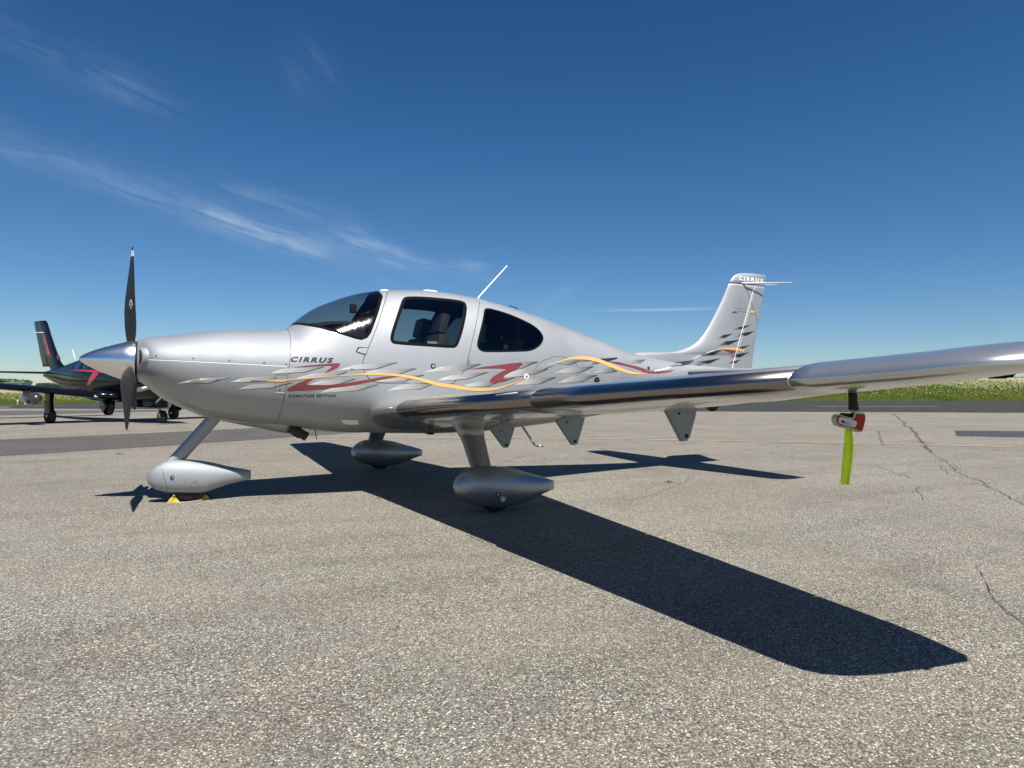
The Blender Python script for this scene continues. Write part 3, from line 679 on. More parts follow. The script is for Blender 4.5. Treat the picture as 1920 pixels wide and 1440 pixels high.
# ---------------- fin, rudder, tailplane
def foil(xc, t): return 5*t*(.2969*math.sqrt(max(xc, 0))-.126*xc-.3516*xc**2+.2843*xc**3-.1036*xc**4)
FZ = [ # z, leading x, trailing x, thickness
 (1.20, 5.25, 7.72, .10), (1.34, 5.35, 7.735, .10), (1.40, 5.45, 7.745, .095), (1.45, 5.62, 7.755, .085), (1.468, 5.82, 7.757, .08), (1.477, 6.10, 7.76, .08), (1.498, 6.38, 7.765, .09), (1.546, 6.575, 7.773, .10), (1.64, 6.76, 7.79, .11), (1.79, 6.91, 7.82, .11),
 (1.986, 7.05, 7.865, .11), (2.229, 7.203, 7.93, .11), (2.445, 7.321, 7.985, .105), (2.53, 7.39, 8.0, .10), (2.565, 7.45, 8.003, .085), (2.585, 7.53, 8.0, .06), (2.597, 7.66, 7.98, .03)]
FZa = np.array(FZ)
def hinge_x(z): return 7.369+(z-1.305)*(7.772-7.369)/(2.404-1.305)
def fin_ring(z, xa, xb, n=22):
    le = interp(z, FZa[:, 0], FZa[:, 1]); te = interp(z, FZa[:, 0], FZa[:, 2]); t = interp(z, FZa[:, 0], FZa[:, 3])
    xa = le if xa is None else xa; xb = te if xb is None else xb; c = te-le; tt = t*min(1, 1.15/c); r_ = []
    P = [xa+(xb-xa)*(1-math.cos(math.pi*i/n))/2 for i in range(n+1)] if xa <= le+1e-6 else [xa+(xb-xa)*i/n for i in range(n+1)]
    for x in P: r_.append((x, -foil((x-le)/c, tt)*c-.0008, z))
    for x in P[::-1]: r_.append((x, foil((x-le)/c, tt)*c+.0008, z))
    return r_
zs_f = sorted(set(list(np.arange(1.20, 2.52, .03))+[1.468, 1.477, 1.487, 1.498, 2.53, 2.55, 2.565, 2.577, 2.585, 2.592, 2.597]))
v, f = loft([fin_ring(z, None, (hinge_x(z)-.004) if z < 2.44 else hinge_x(2.44)-.004 if z < 2.46 else None) for z in zs_f if z < 2.445]); finbm = tobm(v, f)
fino = mk('tail_fin', v, f, MAT['silver_paint'], plane)
v, f = loft([fin_ring(z, None, None) for z in [2.449]+[z for z in zs_f if z > 2.45]]); addto(finbm, v, f); mk('fin_tip', v, f, MAT['silver_paint'], plane)
v, f = loft([fin_ring(z, hinge_x(z)+.003, None) for z in zs_f if 1.22 < z < 2.445]); addto(finbm, v, f); rud = mk('rudder', v, f, MAT['silver_paint'], plane)
bmesh.ops.recalc_face_normals(finbm, faces=finbm.faces)
allbm = base.copy(); tmp = bpy.data.meshes.new('tmp'); finbm.to_mesh(tmp); allbm.from_mesh(tmp); bpy.data.meshes.remove(tmp); allbvh = BVHTree.FromBMesh(allbm)
def lifting(name, secs, xa=0., xb=1., n=16, camber=0., mat='silver_paint', parent=plane, proud=0., **k):
    """secs: list (LE point, TE point, thickness ratio)"""
    rg = []
    for le, te, t in secs:
        le = Vector(le); te = Vector(te); ch = te-le; c = ch.length; sp_ = Vector((0, 1, 0)); upv = ch.normalized().cross(sp_); upv = upv if upv.z > 0 else -upv
        P = [xa+(xb-xa)*((1-math.cos(math.pi*i/n))/2 if xa == 0 and xb > .9 else (i/n)**(1.8 if xa == 0 else 1)) for i in range(n+1)]
        cam_ = lambda x: camber*(2*.4*x-x*x)/.16 if x < .4 else camber*((1-.8)+.8*x-x*x)/.36
        up_ = [tuple(le+ch*x+upv*((cam_(x)+foil(x, t))*c+proud+.0006)) for x in P]; lo_ = [tuple(le+ch*x+upv*((cam_(x)-foil(x, t))*c-proud-.0006)) for x in P]
        if proud and xa == 0:
            up_[0] = lo_[0] = tuple(le-ch.normalized()*proud)
            up_ = up_; lo_ = lo_[1:]
            rg.append(up_[::-1]+lo_)
        else: rg.append(up_[::-1]+(lo_ if xa > 0 else lo_[1:]))
    v, f = loft(rg); return mk(name, v, f, MAT[mat], parent, **k)
for s in (-1, 1):
    def stab(y):
        t = (y-.05)/1.94; le = 6.43+.31*t; te = 7.25-.07*t; z = 1.235
        if y > 1.88: le += .10*((y-1.88)/.11)**2
        return (le, s*y, z), (te, s*y, z), .10 if y < 1.9 else .07
    ys = [.03, .3, .7, 1.1, 1.5, 1.8, 1.88, 1.93, 1.97, 1.99]
    lifting('tailplane', [stab(y) for y in ys], 0, .62, 12); 
    lifting('elevator', [stab(y) for y in ys[:-1]], .63, 1., 8)
# ---------------- wings
def wsec(y):
    le = 2.36+.052*(y-.65) if y < 3.32 else 2.48+.06*(y-3.31); te = 3.97-.110*y; zl = .806+.0520*(y-.65); dd_ = max(0, y-3.43); zt_ = .885+.0635*(y-3.43)+.0186*dd_**2; t = .155-.004*y
    if y >= 3.32: zl -= .006; t += .012-.011*(y-3.32)
    if y < 1.15:
        q = (1.15-y)/.6; le -= .022*q**2; t += .035*q**2; zl -= .012*q*q
    if y > 5.40:
        q = (y-5.40)/.43; le += .60*q**5.5; te -= .05*q**2; t *= (1-.5*q**3); zl += .012*q
    return le, te, zl, zt_, t
def wS(y, s): le, te, zl, zt_, t = wsec(y); return (le, s*y, zl), (te, s*y, zt_), t
for s in (-1, 1):
    nm = lambda a: a
    wing = lifting('wing', [wS(y, s) for y in [.40, .5, .6, .7, .8, .9, 1.0, 1.15, 1.5, 2, 2.5, 3, 3.315]], 0, .7405, 22, .018, 'silver_wing')
    lifting('outer_wing', [wS(y, s) for y in [3.322, 3.6, 4, 4.5, 5.015]], 0, .7405, 22, .018, 'silver_wing', wing)
    lifting('inboard_trailing_edge', [wS(y, s) for y in [.40, .55, .74]], .735, 1, 6, .018, 'silver_wing', wing)
    tip = lifting('wing_tip', [wS(y, s) for y in [5.022, 5.1, 5.2, 5.3, 5.40, 5.48, 5.55, 5.61, 5.66, 5.70, 5.74, 5.77, 5.80, 5.82, 5.83]], 0, 1, 44, .018, 'silver_wing', plane, .005)
    lifting('flap', [wS(y, s) for y in [.75, 1.5, 2.3, 3.43]], .742, 1, 8, .018, 'silver_wing')
    lifting('aileron', [wS(y, s) for y in [3.44, 4.2, 5.010]], .742, 1, 8, .018, 'silver_wing')
    lifting('flap_gap', [wS(y, s) for y in [.76, 1.5, 2.3, 3.43]], .7375, .7445, 2, .018, 'black_gap', wing, .0007)
    lifting('aileron_gap', [wS(y, s) for y in [3.445, 4.2, 5.0]], .7375, .7445, 2, .018, 'black_gap', wing, .0007)
    lifting('leading_edge_panel', [wS(y, s) for y in [1.15, 1.6, 2.3, 3.312]], 0, .055, 18, .018, 'titanium', wing, .002)
    lifting('leading_edge_panel', [wS(y, s) for y in [3.325, 3.8, 4.4, 5.012]], 0, .060, 18, .018, 'titanium', wing, .002)
    # navigation light
    v, f = lathe([(0, .035), (.05, .03), (.08, .015), (.09, 0)], (3.06, s*5.735, 1.075), (-.5, s*.8, 0), 12); mk('navigation_light', v, f, MAT['lamp_glass'], tip)
    # static wicks and black trailing-edge fitting near the tip
    for y in (5.22, 5.42, 5.6):
        q = wsec(y); v, f = tube([(q[1]-.01, s*y, q[3]), (q[1]+.14, s*(y+.02), q[3]-.004)], .0025, 5); mk('static_wick', v, f, MAT['dark_trim'], tip)
# aft wing-root stall strips and pale tabs on the leading edge
v, f = tube([(2.352, -1.02, .835), (2.356, -1.12, .842)], .006, 6); mk('stall_strip', v, f, MAT['white_paint'], plane)
v, f = tube([(2.452, -2.95, .962), (2.456, -3.22, .978)], .004, 6); mk('stall_strip', v, f, MAT['white_paint'], plane)
# plates cut to an outline lying in a fore-and-aft plane
def plate_px(name, px, Y, th, mat, parent=plane, **k):
    P = [onY(x, y, Y) for x, y in px]; n_ = len(P); b_ = bmesh.new()
    fr = [b_.verts.new((p[0], Y-th/2, p[2])) for p in P]; bk = [b_.verts.new((p[0], Y+th/2, p[2])) for p in P]
    b_.faces.new(fr); b_.faces.new(bk[::-1])
    for i in range(n_): b_.faces.new((fr[i], bk[i], bk[(i+1) % n_], fr[(i+1) % n_]))
    bmesh.ops.recalc_face_normals(b_, faces=b_.faces)
    return frombm(name, b_, MAT[mat], parent, False, 'keep', **k)
def disc(name, c, r_, nrm, mat, parent, th=.003, seg=16, inner=None):
    pr_ = [(0, r_), (th, r_), (th, 1e-4)] if inner is None else [(0, r_), (th, r_), (th, inner), (0, inner)]
    v, f = lathe(pr_, c, nrm, seg); return mk(name, v, f, MAT[mat], parent, smooth=False)
Zh = lambda L: [(900+x/9.6, 740+y/9.6) for x, y in L]
Zk = lambda L: [(1080+x/5.333, 700+y/5.333) for x, y in L]
hin = [(Zh([(160, 600), (370, 510), (430, 450), (480, 430), (525, 445), (545, 520), (620, 550), (605, 620), (510, 930), (480, 950), (430, 955), (410, 940)]), -1.05, Zh([(460, 905), (362, 650)])),
       (Zh([(1360, 470), (1530, 390), (1590, 320), (1650, 290), (1740, 290), (1790, 330), (1800, 400), (1870, 420), (1850, 500), (1740, 880), (1700, 905), (1650, 905)]), -2.10, Zh([(1692, 840), (1547, 495)])),
       (Zk([(880, 350), (930, 320), (980, 280), (1060, 250), (1120, 260), (1145, 300), (1195, 330), (1180, 420), (1120, 640), (1090, 675), (1050, 680)]), -3.62, Zk([(1086, 625), (1013, 402)]))]
for px, Y, dots in hin:
    for s in (1, -1):
        a = plate_px('flap_hinge', px, Y, .030, 'hinge_grey')
        if s < 0:
            for v_ in a.data.vertices: v_.co.y = -v_.co.y
            a.data.flip_normals()
        if s > 0:
            for (x, y), r_ in zip(dots, (.012, .007)): p = onY(x, y, Y); disc('hole_disc', (p[0], Y-.0155, p[2]), r_, (0, -1, 0), 'black_gap', a)  # black discs painted where the hinge plate has holes
            p = onY(*dots[0], Y)
_tb = None
for px in ([(1857, 698), (1861, 697), (1884, 697.5), (1890, 700), (1889, 703), (1880, 704), (1879, 710), (1862, 710), (1861, 704), (1857, 703)], [(1876, 695.5), (1891, 695.5), (1896, 699), (1896, 702), (1892, 704), (1891, 708), (1878, 708), (1876, 703)]):
    if _tb is None:
        _q = [o for o in plane.children if o.name.startswith('wing_tip') and min(v_.co.y for v_ in o.data.vertices) < -1][0]; _tb = BVHTree.FromPolygons([v_.co for v_ in _q.data.vertices], [list(p_.vertices) for p_ in _q.data.polygons])
        _h = min([h.y for h in (cast(1860, 700, _tb), cast(1876, 700, _tb), cast(1892, 698, _tb)) if h is not None] or [-5.35]); print('fitting depth', _h)
    plate_px('vent_fitting', px, -5.40, .03, 'dark_trim')
# boarding step and belly bits
p1, p2, p3 = onY(978, 797, -.45), onY(1003, 835, -.66), onY(1019, 838, -.74)
v, f = tube([p1, p1*.05+p2*.95, p2*.8+p3*.2, p3], .0125, 12); mk('boarding_step', v, f, MAT['chrome'], plane)
p = onY(962, 797, -.40)
for x, y, h_, nm in ((590, 809, .075, 'whip_antenna'), (840, 752, .0, '')):
    if h_: q = onY(x, y, -.15); v, f = tube([(q[0], -.15, q[2]+.03), (q[0]+.02, -.15, q[2]-h_)], .004, 6); mk(nm, v, f, MAT['dark_trim'], plane)
q = onY(808, 813, -.2); b_ = bmesh.new(); box(b_, (q[0], -.2, q[2]+.005), (.06, .04, .03), None, .01); frombm('belly_drain', b_, MAT['dark_trim'], plane, True, 30)
q0, q1, q2_ = onY(1321, 764, 0), onY(1336, 771, 0), onY(1349, 762, 0)
b_ = bmesh.new(); P = [(q0[0]+.03, .98), (q0[0]+.02, q0[2]+.01), (q1[0]-.02, q1[2]), (q1[0]+.02, q1[2]), (q2_[0]-.02, q2_[2]+.01), (q2_[0]-.01, 1.0)]
A = [b_.verts.new((x, -.03, z)) for x, z in P]; B = [b_.verts.new((x, .03, z)) for x, z in P]; b_.faces.new(A); b_.faces.new(B[::-1])
for i in range(6): b_.faces.new((A[i], B[i], B[(i+1) % 6], A[(i+1) % 6]))
frombm('tail_skid', b_, MAT['rubber'], plane, True, 30)
# ---------------- spinner and propeller
HUB = Vector((.36, 0, 1.232))
prof = [(-.36, .0)]+[(-.36+.36*t, .172*(t**.66)) for t in [.01, .03, .06, .1, .15, .22, .3, .4, .5, .6, .7, .8, .9, 1.0]]+[(.055, .178), (.062, .176), (.063, .15)]
v, f = lathe(prof, HUB, Vector((1, 0, -.04)), 56); spn = mk('spinner', v, f, MAT['polished_alu'], plane)
for q in [2*math.pi*k/22 for k in range(22)]:
    disc('rivet', (HUB.x+.035, .1775*math.cos(q), HUB.z+.1775*math.sin(q)), .0035, (0, math.cos(q), math.sin(q)), 'steel', spn, .002, 8)
v, f = lathe([(.066, .17), (.072, .18), (.085, .18), (.09, .17)], HUB, (1, 0, 0), 48); mk('backplate', v, f, MAT['black_gap'], plane)
def blade(th, mat):
    # radius, chord, pitch deg, thickness, sweep
    S = [(.10, .045, 62, .9, 0), (.14, .048, 60, .85, 0), (.18, .075, 57, .45, 0), (.24, .105, 52, .24, .002), (.32, .128, 46, .16, .006), (.42, .140, 41, .12, .012), (.52, .140, 36, .10, .014), (.62, .128, 32, .09, .010), (.72, .108, 29, .085, .002), (.82, .084, 26, .08, -.008), (.90, .062, 24, .075, -.016), (.95, .046, 23, .07, -.020), (.975, .030, 22.5, .07, -.022), (.985, .014, 22.5, .07, -.022)]
    rg = []
    for r_, c, pt, tk, sw in S:
        b_ = R(pt); ring = []
        for j in range(20):
            q = 2*math.pi*j/20; u_ = math.cos(q)*c/2+sw; w_ = math.sin(q)*c*tk/2*(1 if tk > .4 else (1-.35*math.cos(q)))
            # chord direction: leading edge towards -X (forward) and +Y (rotation) for the upright blade
            X = -math.sin(b_)*u_ - math.cos(b_)*w_; Y = math.cos(b_)*u_ - math.sin(b_)*w_
            ring.append(Vector((X, Y, r_)))
        rg.append(ring)
    t = R(th); M = Matrix.Rotation(t, 3, 'X')
    rg = [[tuple(HUB+Vector((.02, 0, 0))+M @ p) for p in r_] for r_ in rg]
    v, f = loft(rg); o = mk('propeller_blade', v, f, [MAT[mat], MAT['white_paint']], plane)
    for i, fc in enumerate(o.data.polygons):
        k = fc.center; rr_ = (Vector(k)-HUB).length
        if .905 < rr_ < .955 and th < 30: fc.material_index = 1
    # dark socket where the blade leaves the spinner
    d = M @ Vector((0, 0, 1)); v, f = lathe([(.125, .052), (.162, .052), (.164, .044)], HUB+Vector((.02, 0, 0)), d, 24); mk('blade_socket', v, f, MAT['dark_trim'], o)
    return o
b1 = blade(2.5, 'blade_black'); b2 = blade(122.5, 'blade_grey'); b3 = blade(242.5, 'blade_grey')
# oval maker's badge on the upright blade
bb = BVHTree.FromPolygons([v_.co for v_ in b1.data.vertices], [list(p_.vertices) for p_ in b1.data.polygons])
def decal_poly(px, bvh, lift, step=4.):
    P = [Vector(p) for p in px]; n_ = len(P); pts = list(P); xs_ = [p[0] for p in px]; ys_ = [p[1] for p in px]
    x = min(xs_)+step*.5
    while x < max(xs_):
        y = min(ys_)+step*.5
        while y < max(ys_): pts.append(Vector((x, y))); y += step
        x += step
    r_ = delaunay_2d_cdt(pts, [], [list(range(n_))], 1, 1e-4); V = []; ok = []
    for p in r_[0]: h = cast(p.x, p.y, bvh, lift); ok.append(h is not None); V.append(tuple(h) if h is not None else (0, 0, 0))
    Fc = [list(q) for q in r_[2] if all(ok[i] for i in q) and max((Vector(V[q[i]])-Vector(V[q[i-1]])).length for i in range(len(q))) < .25]
    return V, Fc, [tuple(p) for p in r_[0]]
def orient(me_v, me_f):
    o = []
    for q in me_f:
        a, b_, c = (Vector(me_v[i]) for i in q[:3]); nrm = (b_-a).cross(c-a); o.append(q[::-1] if nrm.dot(a-Vector(CC)) > 0 else q)
    return o
def decal(name, polys, mat, bvh=None, lift=.0012, parent=plane, mirror=False, **k):
    V = []; Fc = []
    for px in polys:
        v, f, _ = decal_poly(px, bvh or allbvh, lift); f = orient(v, f); o_ = len(V); V += v; Fc += [[i+o_ for i in q] for q in f]
    if mirror:
        o_ = len(V); Fc += [[i+o_ for i in q][::-1] for q in Fc]; V += [(a, -b_, c) for a, b_, c in V]
    return mk(name, V, Fc, MAT[mat] if mat else None, parent, **k)
ov = lambda cx, cy, a, b_, n=16: [(cx+a*math.cos(2*math.pi*i/n), cy+b_*math.sin(2*math.pi*i/n)) for i in range(n)]
try:
    decal('blade_badge', [ov(245.5, 570, 2.6, 8.5)], 'white_paint', bb, .0006, b1); decal('badge_centre', [ov(245.5, 570, 1.7, 7.2)], 'red_print', bb, .0012, b1)
except Exception as ex: print('badge', ex)
# ---------------- cowling details
for s in (-1, 1):   # cooling inlets with bright lips either side of the spinner
    rg = []
    for X, a, b_ in ((.470, .070, .060), (.452, .080, .070), (.458, .090, .080), (.50, .096, .086)):
        rg.append([(X+.35*max(0, abs(s*.285+a*math.cos(q))-.30), s*.285+a*math.cos(q), 1.255+b_*math.sin(q)) for q in [2*math.pi*j/24 for j in range(24)]])
    v, f = loft(rg, (False, False)); mk('air_inlet_lip', v, f, MAT['silver_paint'], cowl)
    v, f = loft([rg[0], [(.451+.35*max(0, abs(s*.285+.074*math.cos(q))-.30), s*.285+.074*math.cos(q), 1.255+.064*math.sin(q)) for q in [2*math.pi*j/24 for j in range(24)]]], (False, True)); mk('air_inlet', v, f, MAT['black_gap'], cowl)
v, f = lathe([(0, .175), (.002, .10)], (.438, 0, 1.24), (1, 0, 0), 32); mk('cowl_nose_ring', v, f, MAT['dark_trim'], cowl)
# exhaust fairing under the cowling
cb_ = [(1.10, .705, .02), (1.20, .684, .13), (1.35, .648, .19), (1.50, .612, .22), (1.62, .585, .225), (1.70, .570, .22), (1.725, .566, .21)]
rg = []
for X, zb, w_ in cb_:
    ztop = .80; rg.append([(X-(.06 if X > 1.69 and k in (0, 8) else 0), w_*math.cos(math.pi*k/8), ztop-(ztop-zb)*abs(math.sin(math.pi*k/8))**.55) for k in range(9)])
v, f = loft(rg, (True, True), False); mk('exhaust_fairing', v, f, MAT['silver_paint'], plane)
for s in (-1, 1):
    a = onY(552, 806, -.17); c = onY(575, 819, -.17)
    v, f = tube([(a[0]-.05, s*.17, a[2]+.02), (a[0], s*.17, a[2]), (c[0], s*.17, c[2])], .042, 20, False); mk('exhaust_pipe', v, f, MAT['exhaust'], plane)
    v, f = tube([(c[0]-.002, s*.17, c[2]+.001), (a[0], s*.17, a[2])], .037, 20, True); mk('exhaust_bore', v, f, MAT['black_gap'], plane)
# ---------------- landing gear
def teardrop(name, px_top, px_bot, Y, hw, mat='silver_fairing', side=0):
    T = [onY(x, y, Y) for x, y in px_top]; B = [onY(x, y, Y) for x, y in px_bot]; x0 = T[0][0]; x1 = max(T[-1][0], B[-1][0])
    xt = [p[0] for p in T]; zt_ = [p[2] for p in T]; xb = [p[0] for p in B]; zb_ = [p[2] for p in B]; rg = []
    for k in range(29):
        t = (1-math.cos(math.pi*k/28))/2 if k < 14 else .5+.5*(k-14)/14; X = x0+(x1-x0)*t
        a = interp(X, xt, zt_) if X < xt[-1] else zt_[-1]; b_ = interp(X, xb, zb_) if X < xb[-1] else zb_[-1]
        wd = hw*(2.2*math.sqrt(t)*(1-t)**.75*1.12+.10*t*0+.22*t**2*.5) if t > 0 else .002; zc = (a+b_)/2; hh = max((a-b_)/2, .002)
        rg.append([(X, Y+max(wd, .002)*math.copysign(abs(math.cos(q))**.85, math.cos(q)), zc+hh*math.copysign(abs(math.sin(q))**.9, math.sin(q))) for q in [2*math.pi*j/36 for j in range(36)]])
    return loft(rg)
Z7 = lambda L: [(600+x/4, 740+y/4) for x, y in L]
Z8 = lambda L: [(260+x/7.2, 760+y/7.2) for x, y in L]
nt = Z8([(100, 990), (112, 940), (150, 890), (240, 820), (340, 775), (440, 752), (600, 742), (800, 755), (1000, 785), (1200, 830), (1400, 868), (1530, 892)])
nb = Z8([(100, 990), (112, 1050), (150, 1100), (220, 1150), (310, 1180), (400, 1195), (600, 1207), (850, 1205), (1000, 1160), (1200, 1090), (1400, 1040), (1520, 1015)])
mt = Z7([(1013, 700), (1020, 665), (1040, 630), (1090, 580), (1150, 552), (1230, 540), (1300, 537), (1400, 545), (1500, 567), (1600, 597), (1700, 624), (1763, 645)])
mb = Z7([(1013, 700), (1020, 735), (1040, 762), (1100, 808), (1200, 842), (1350, 850), (1480, 830), (1600, 779), (1700, 735), (1750, 715)])
def wheel(name, c, r_, w_, parent):
    v, f = lathe([(-w_/2, r_*.55), (-w_/2, r_*.86), (-w_*.36, r_*.97), (-w_*.15, r_), (w_*.15, r_), (w_*.36, r_*.97), (w_/2, r_*.86), (w_/2, r_*.55)], c, (0, 1, 0), 36)
    o = mk(name, v, f, MAT['rubber'], parent); v, f = lathe([(-w_*.45, .01), (-w_*.45, r_*.56), (w_*.45, r_*.56), (w_*.45, .01)], c, (0, 1, 0), 24); mk('wheel_rim', v, f, MAT['steel'], o); return o
def leg(name, secs, parent=plane, mat='silver_fairing'):
    """secs: centre, chord, thickness; streamlined section across X"""
    rg = [[(c[0]+math.cos(q)*ch/2*(1 if math.cos(q) < 0 else 1.0), c[1]+math.sin(q)*th/2*(1-.35*math.cos(q)), c[2]) for q in [2*math.pi*j/24 for j in range(24)]] for c, ch, th in secs]
    v, f = loft(rg); return mk(name, v, f, MAT[mat], parent)
# nose gear
v, f = teardrop('n', nt, nb, -.10, .115); v = [(a, b_+.10, c) for a, b_, c in v]
nf = mk('nose_wheel_fairing', v, f, MAT['silver_paint'], plane); nfb = BVHTree.FromPolygons([Vector(p) for p in v], f)
wheel('nose_wheel', (.86, 0, .178), .178, .115, plane)
a = onY(403, 782, 0); c = onY(321, 872, 0); dx = (c-a)
leg('nose_gear_leg', [(a-dx*.25, .155, .075), (a, .150, .075), (a+dx*.5, .146, .072), (a+dx*.93, .150, .074), (a+dx*1.05, .165, .080)], plane, 'silver_paint')
leg('nose_leg_cuff', [(a+dx*.93, .195, .115), (a+dx*1.0, .215, .13), (a+dx*1.12, .25, .14)], plane, 'silver_paint')
def stroke(px, wd, bvh, lift, name=None, mat=None, parent=plane, step=3., V=None, Fc=None, rows=3):
    """ribbon drawn on a surface along a photo path; wd in photo pixels (number or one per point)"""
    P = [Vector(p) for p in px]; wds = wd if isinstance(wd, (list, tuple)) else [wd]*len(P); Q = []; Wd = []
    n_ = len(P)
    for i in range(n_-1):
        p0 = P[max(i-1, 0)]; p1_ = P[i]; p2_ = P[i+1]; p3_ = P[min(i+2, n_-1)]; k = max(1, int((p2_-p1_).length/step))
        for j in range(k):
            t = j/k; sm_ = (wds[i] if not isinstance(wds[i], tuple) else wds[i][0])
            Q.append(.5*((2*p1_)+(p2_-p0)*t+(2*p0-5*p1_+4*p2_-p3_)*t*t+(3*p1_-p0-3*p2_+p3_)*t**3)); Wd.append(wds[i]+(wds[i+1]-wds[i])*t)
    Q.append(P[-1]); Wd.append(wds[-1]); own = V is None
    if own: V = []; Fc = []
    prev = None
    for i, q in enumerate(Q):
        t = (Q[min(i+1, len(Q)-1)]-Q[max(i-1, 0)]); t.normalize(); nn = Vector((-t.y, t.x)); row = []
        for k in range(rows):
            p = q+nn*Wd[i]*((k/(rows-1))-.5); h = cast(p.x, p.y, bvh, lift); row.append(h)
        if all(h is not None for h in row):
            ids = list(range(len(V), len(V)+rows)); V += [tuple(h) for h in row]
            if prev and (Vector(V[prev[0]])-Vector(V[ids[0]])).length < .2:
                for k in range(rows-1): Fc.append([prev[k], prev[k+1], ids[k+1], ids[k]])
            prev = ids
        else: prev = None
    if own and name: return mk(name, V, orient(V, Fc), MAT[mat], parent)
stroke(Z8([(318, 865), (340, 960), (370, 1070), (400, 1185)]), .9, nfb, .0008, 'panel_seam', 'seam', nf)
hub_px = (323, 895); h = cast(*hub_px, nfb); disc('axle_hole', tuple(h), .017, (0, -1, .1), 'black_gap', nf, .004); h = cast(324, 895, nfb); disc('axle_nut', tuple(h), .008, (0, -1, .1), 'chrome', nf, .008)
for x, y in Z8([(518, 950), (484, 1018), (640, 993), (608, 1060), (322, 988), (362, 1125), (293, 862)]):
    h = cast(x, y, nfb)
    if h: disc('screw', tuple(h), .0042, (0, -1, .1), 'chrome', nf, .003, 8)
h = cast(*Z8([(757, 1060)])[0], nfb); disc('access_plug', tuple(h), .028, (0, -1, -.05), 'silver_fairing', nf, .0035, 24)
# main gear
for s in (-1, 1):
    v, f = teardrop('m', mt, mb, -1.70, .14); v = [(a_, s*(-b_-.03), c_) for a_, b_, c_ in v]
    mf = mk('wheel_fairing', v, f if s > 0 else [q[::-1] for q in f], MAT['silver_fairing'], plane)
    if s < 0: mfb = BVHTree.FromPolygons([Vector(p) for p in v], f)
    wheel('main_wheel', (3.06, s*1.67, .160), .160, .13, plane)
    leg('main_gear_leg', [((2.99, s*1.28, .76), .30, .10), ((2.985, s*1.33, .66), .24, .075), ((2.985, s*1.42, .55), .215, .07), ((2.975, s*1.60, .34), .185, .065), ((2.975, s*1.65, .28), .19, .07)])
    leg('leg_root_cuff', [((3.0, s*1.22, .80), .52, .26), ((2.99, s*1.27, .74), .36, .16), ((2.985, s*1.32, .67), .265, .10), ((2.985, s*1.38, .60), .235, .088)])
h = cast(*Z7([(1333, 748)])[0], mfb)
disc('axle_hole', tuple(h), .018, (0, -1, 0), 'black_gap', plane, .004); disc('axle_nut', (h.x, h.y-.003, h.z), .009, (0, -1, 0), 'steel', plane, .004)
h = cast(*Z7([(1371, 782)])[0], mfb); disc('white_plug', tuple(h), .021, (0, -1, -.30), 'white_paint', plane, .010, 20)
# ---------------- roof fittings
def on_top(x, y, up=0.): q = onY(x, y, 0); return Vector((q[0], 0, interp(q[0], FS[:, 0], FS[:, 3])+up))
def blister(name, p, L, w_, h_, mat='white_paint'):
    rg = []
    for k in range(9):
        t = k/8; e_ = math.sqrt(max(0, 1-(2*t-1)**4)); X = p.x+(t-.5)*L
        zz = interp(X, FS[:, 0], FS[:, 3])-.012
        rg.append([(X, w_/2*e_*math.cos(q), zz+(h_+.012)*e_*math.sin(q)) for q in [math.pi*j/10 for j in range(11)]])
    v, f = loft(rg, (False, False), False); mk(name, v, f, MAT[mat], plane)
blister('roof_antenna_dome', on_top(720, 545), .10, .09, .018); blister('roof_antenna_dome', on_top(806, 545), .19, .13, .022)
a = on_top(893, 561); c = onY(951, 498, 0); c = Vector((c[0], 0, c[2])); v, f = tube([a-Vector((0, 0, .02)), a+(c-a)*.1, c], [.014, .0085, .006], 8); mk('blade_antenna', v, f, MAT['white_paint'], plane)
b_ = bmesh.new(); addto(b_, *lathe([(0, .045), (.006, .04), (.008, 0)], a-Vector((0, 0, .003)), (.2, 0, 1), 16)); frombm('antenna_base', b_, MAT['white_paint'], plane)
a = on_top(956, 580); c = on_top(970, 584); v, f = tube([a, a+Vector((.0, 0, .035)), c+Vector((0, 0, .035)), c], .005, 6); mk('tie_handle', v, f, MAT['dark_trim'], plane)
a = on_top(1100, 632); v, f = tube([a+Vector((-.18, 0, .004)), a+Vector((.4, 0, -.112))], [.006, .006], 6); mk('roof_seam', v, f, MAT['seam'], plane)
# ---------------- lines, fasteners and markings on the skin
A5 = lambda L: [(420+x/4.571, 640+y/4.571) for x, y in L]
B6 = lambda L: [(820+x/4.571, 640+y/4.571) for x, y in L]
C5 = lambda L: [(1140+x/4.8, 490+y/4.8) for x, y in L]
G7 = lambda L: [(1300+x/7.2, 500+y/7.2) for x, y in L]
V = []; Fc = []
rim = fring(1.6, 112)
sv = []
for q in range(112):   # cowling joint follows the raked split
    for off in (-.0022, .0022):
        X = 1.605+off
        for _ in range(3): zz = fring(X)[q][2]; X = 1.605+off+.12*(zz-1.2)
        p = Vector(fring(X)[q]); p += base_normal(p)*.0009; sv.append(tuple(p))
mk('cowl_joint', sv, [(2*i, 2*i+1, (2*i+3) % 224, (2*i+2) % 224) for i in range(112)], MAT['seam'], plane)
stroke(door_px[:14], 1.5, allbvh, .0009, 'door_joint', 'seam', doors[0])
stroke(door_px[12:19]+[door_px[18]], 1.1, allbvh, .0009, 'door_joint', 'seam', doors[0])
stroke([(723, 546.5)]+door_px[:3], .8, allbvh, .0009, 'door_joint', 'seam', doors[0])
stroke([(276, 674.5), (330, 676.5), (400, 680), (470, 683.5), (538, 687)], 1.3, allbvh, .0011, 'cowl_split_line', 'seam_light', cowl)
stroke([(276, 673.6), (330, 675.6), (400, 679.1), (470, 682.6), (538, 686.1)], .5, allbvh, .0010, 'cowl_split_dark_line', 'seam', cowl)  # thin dark seam line just above the pale split line
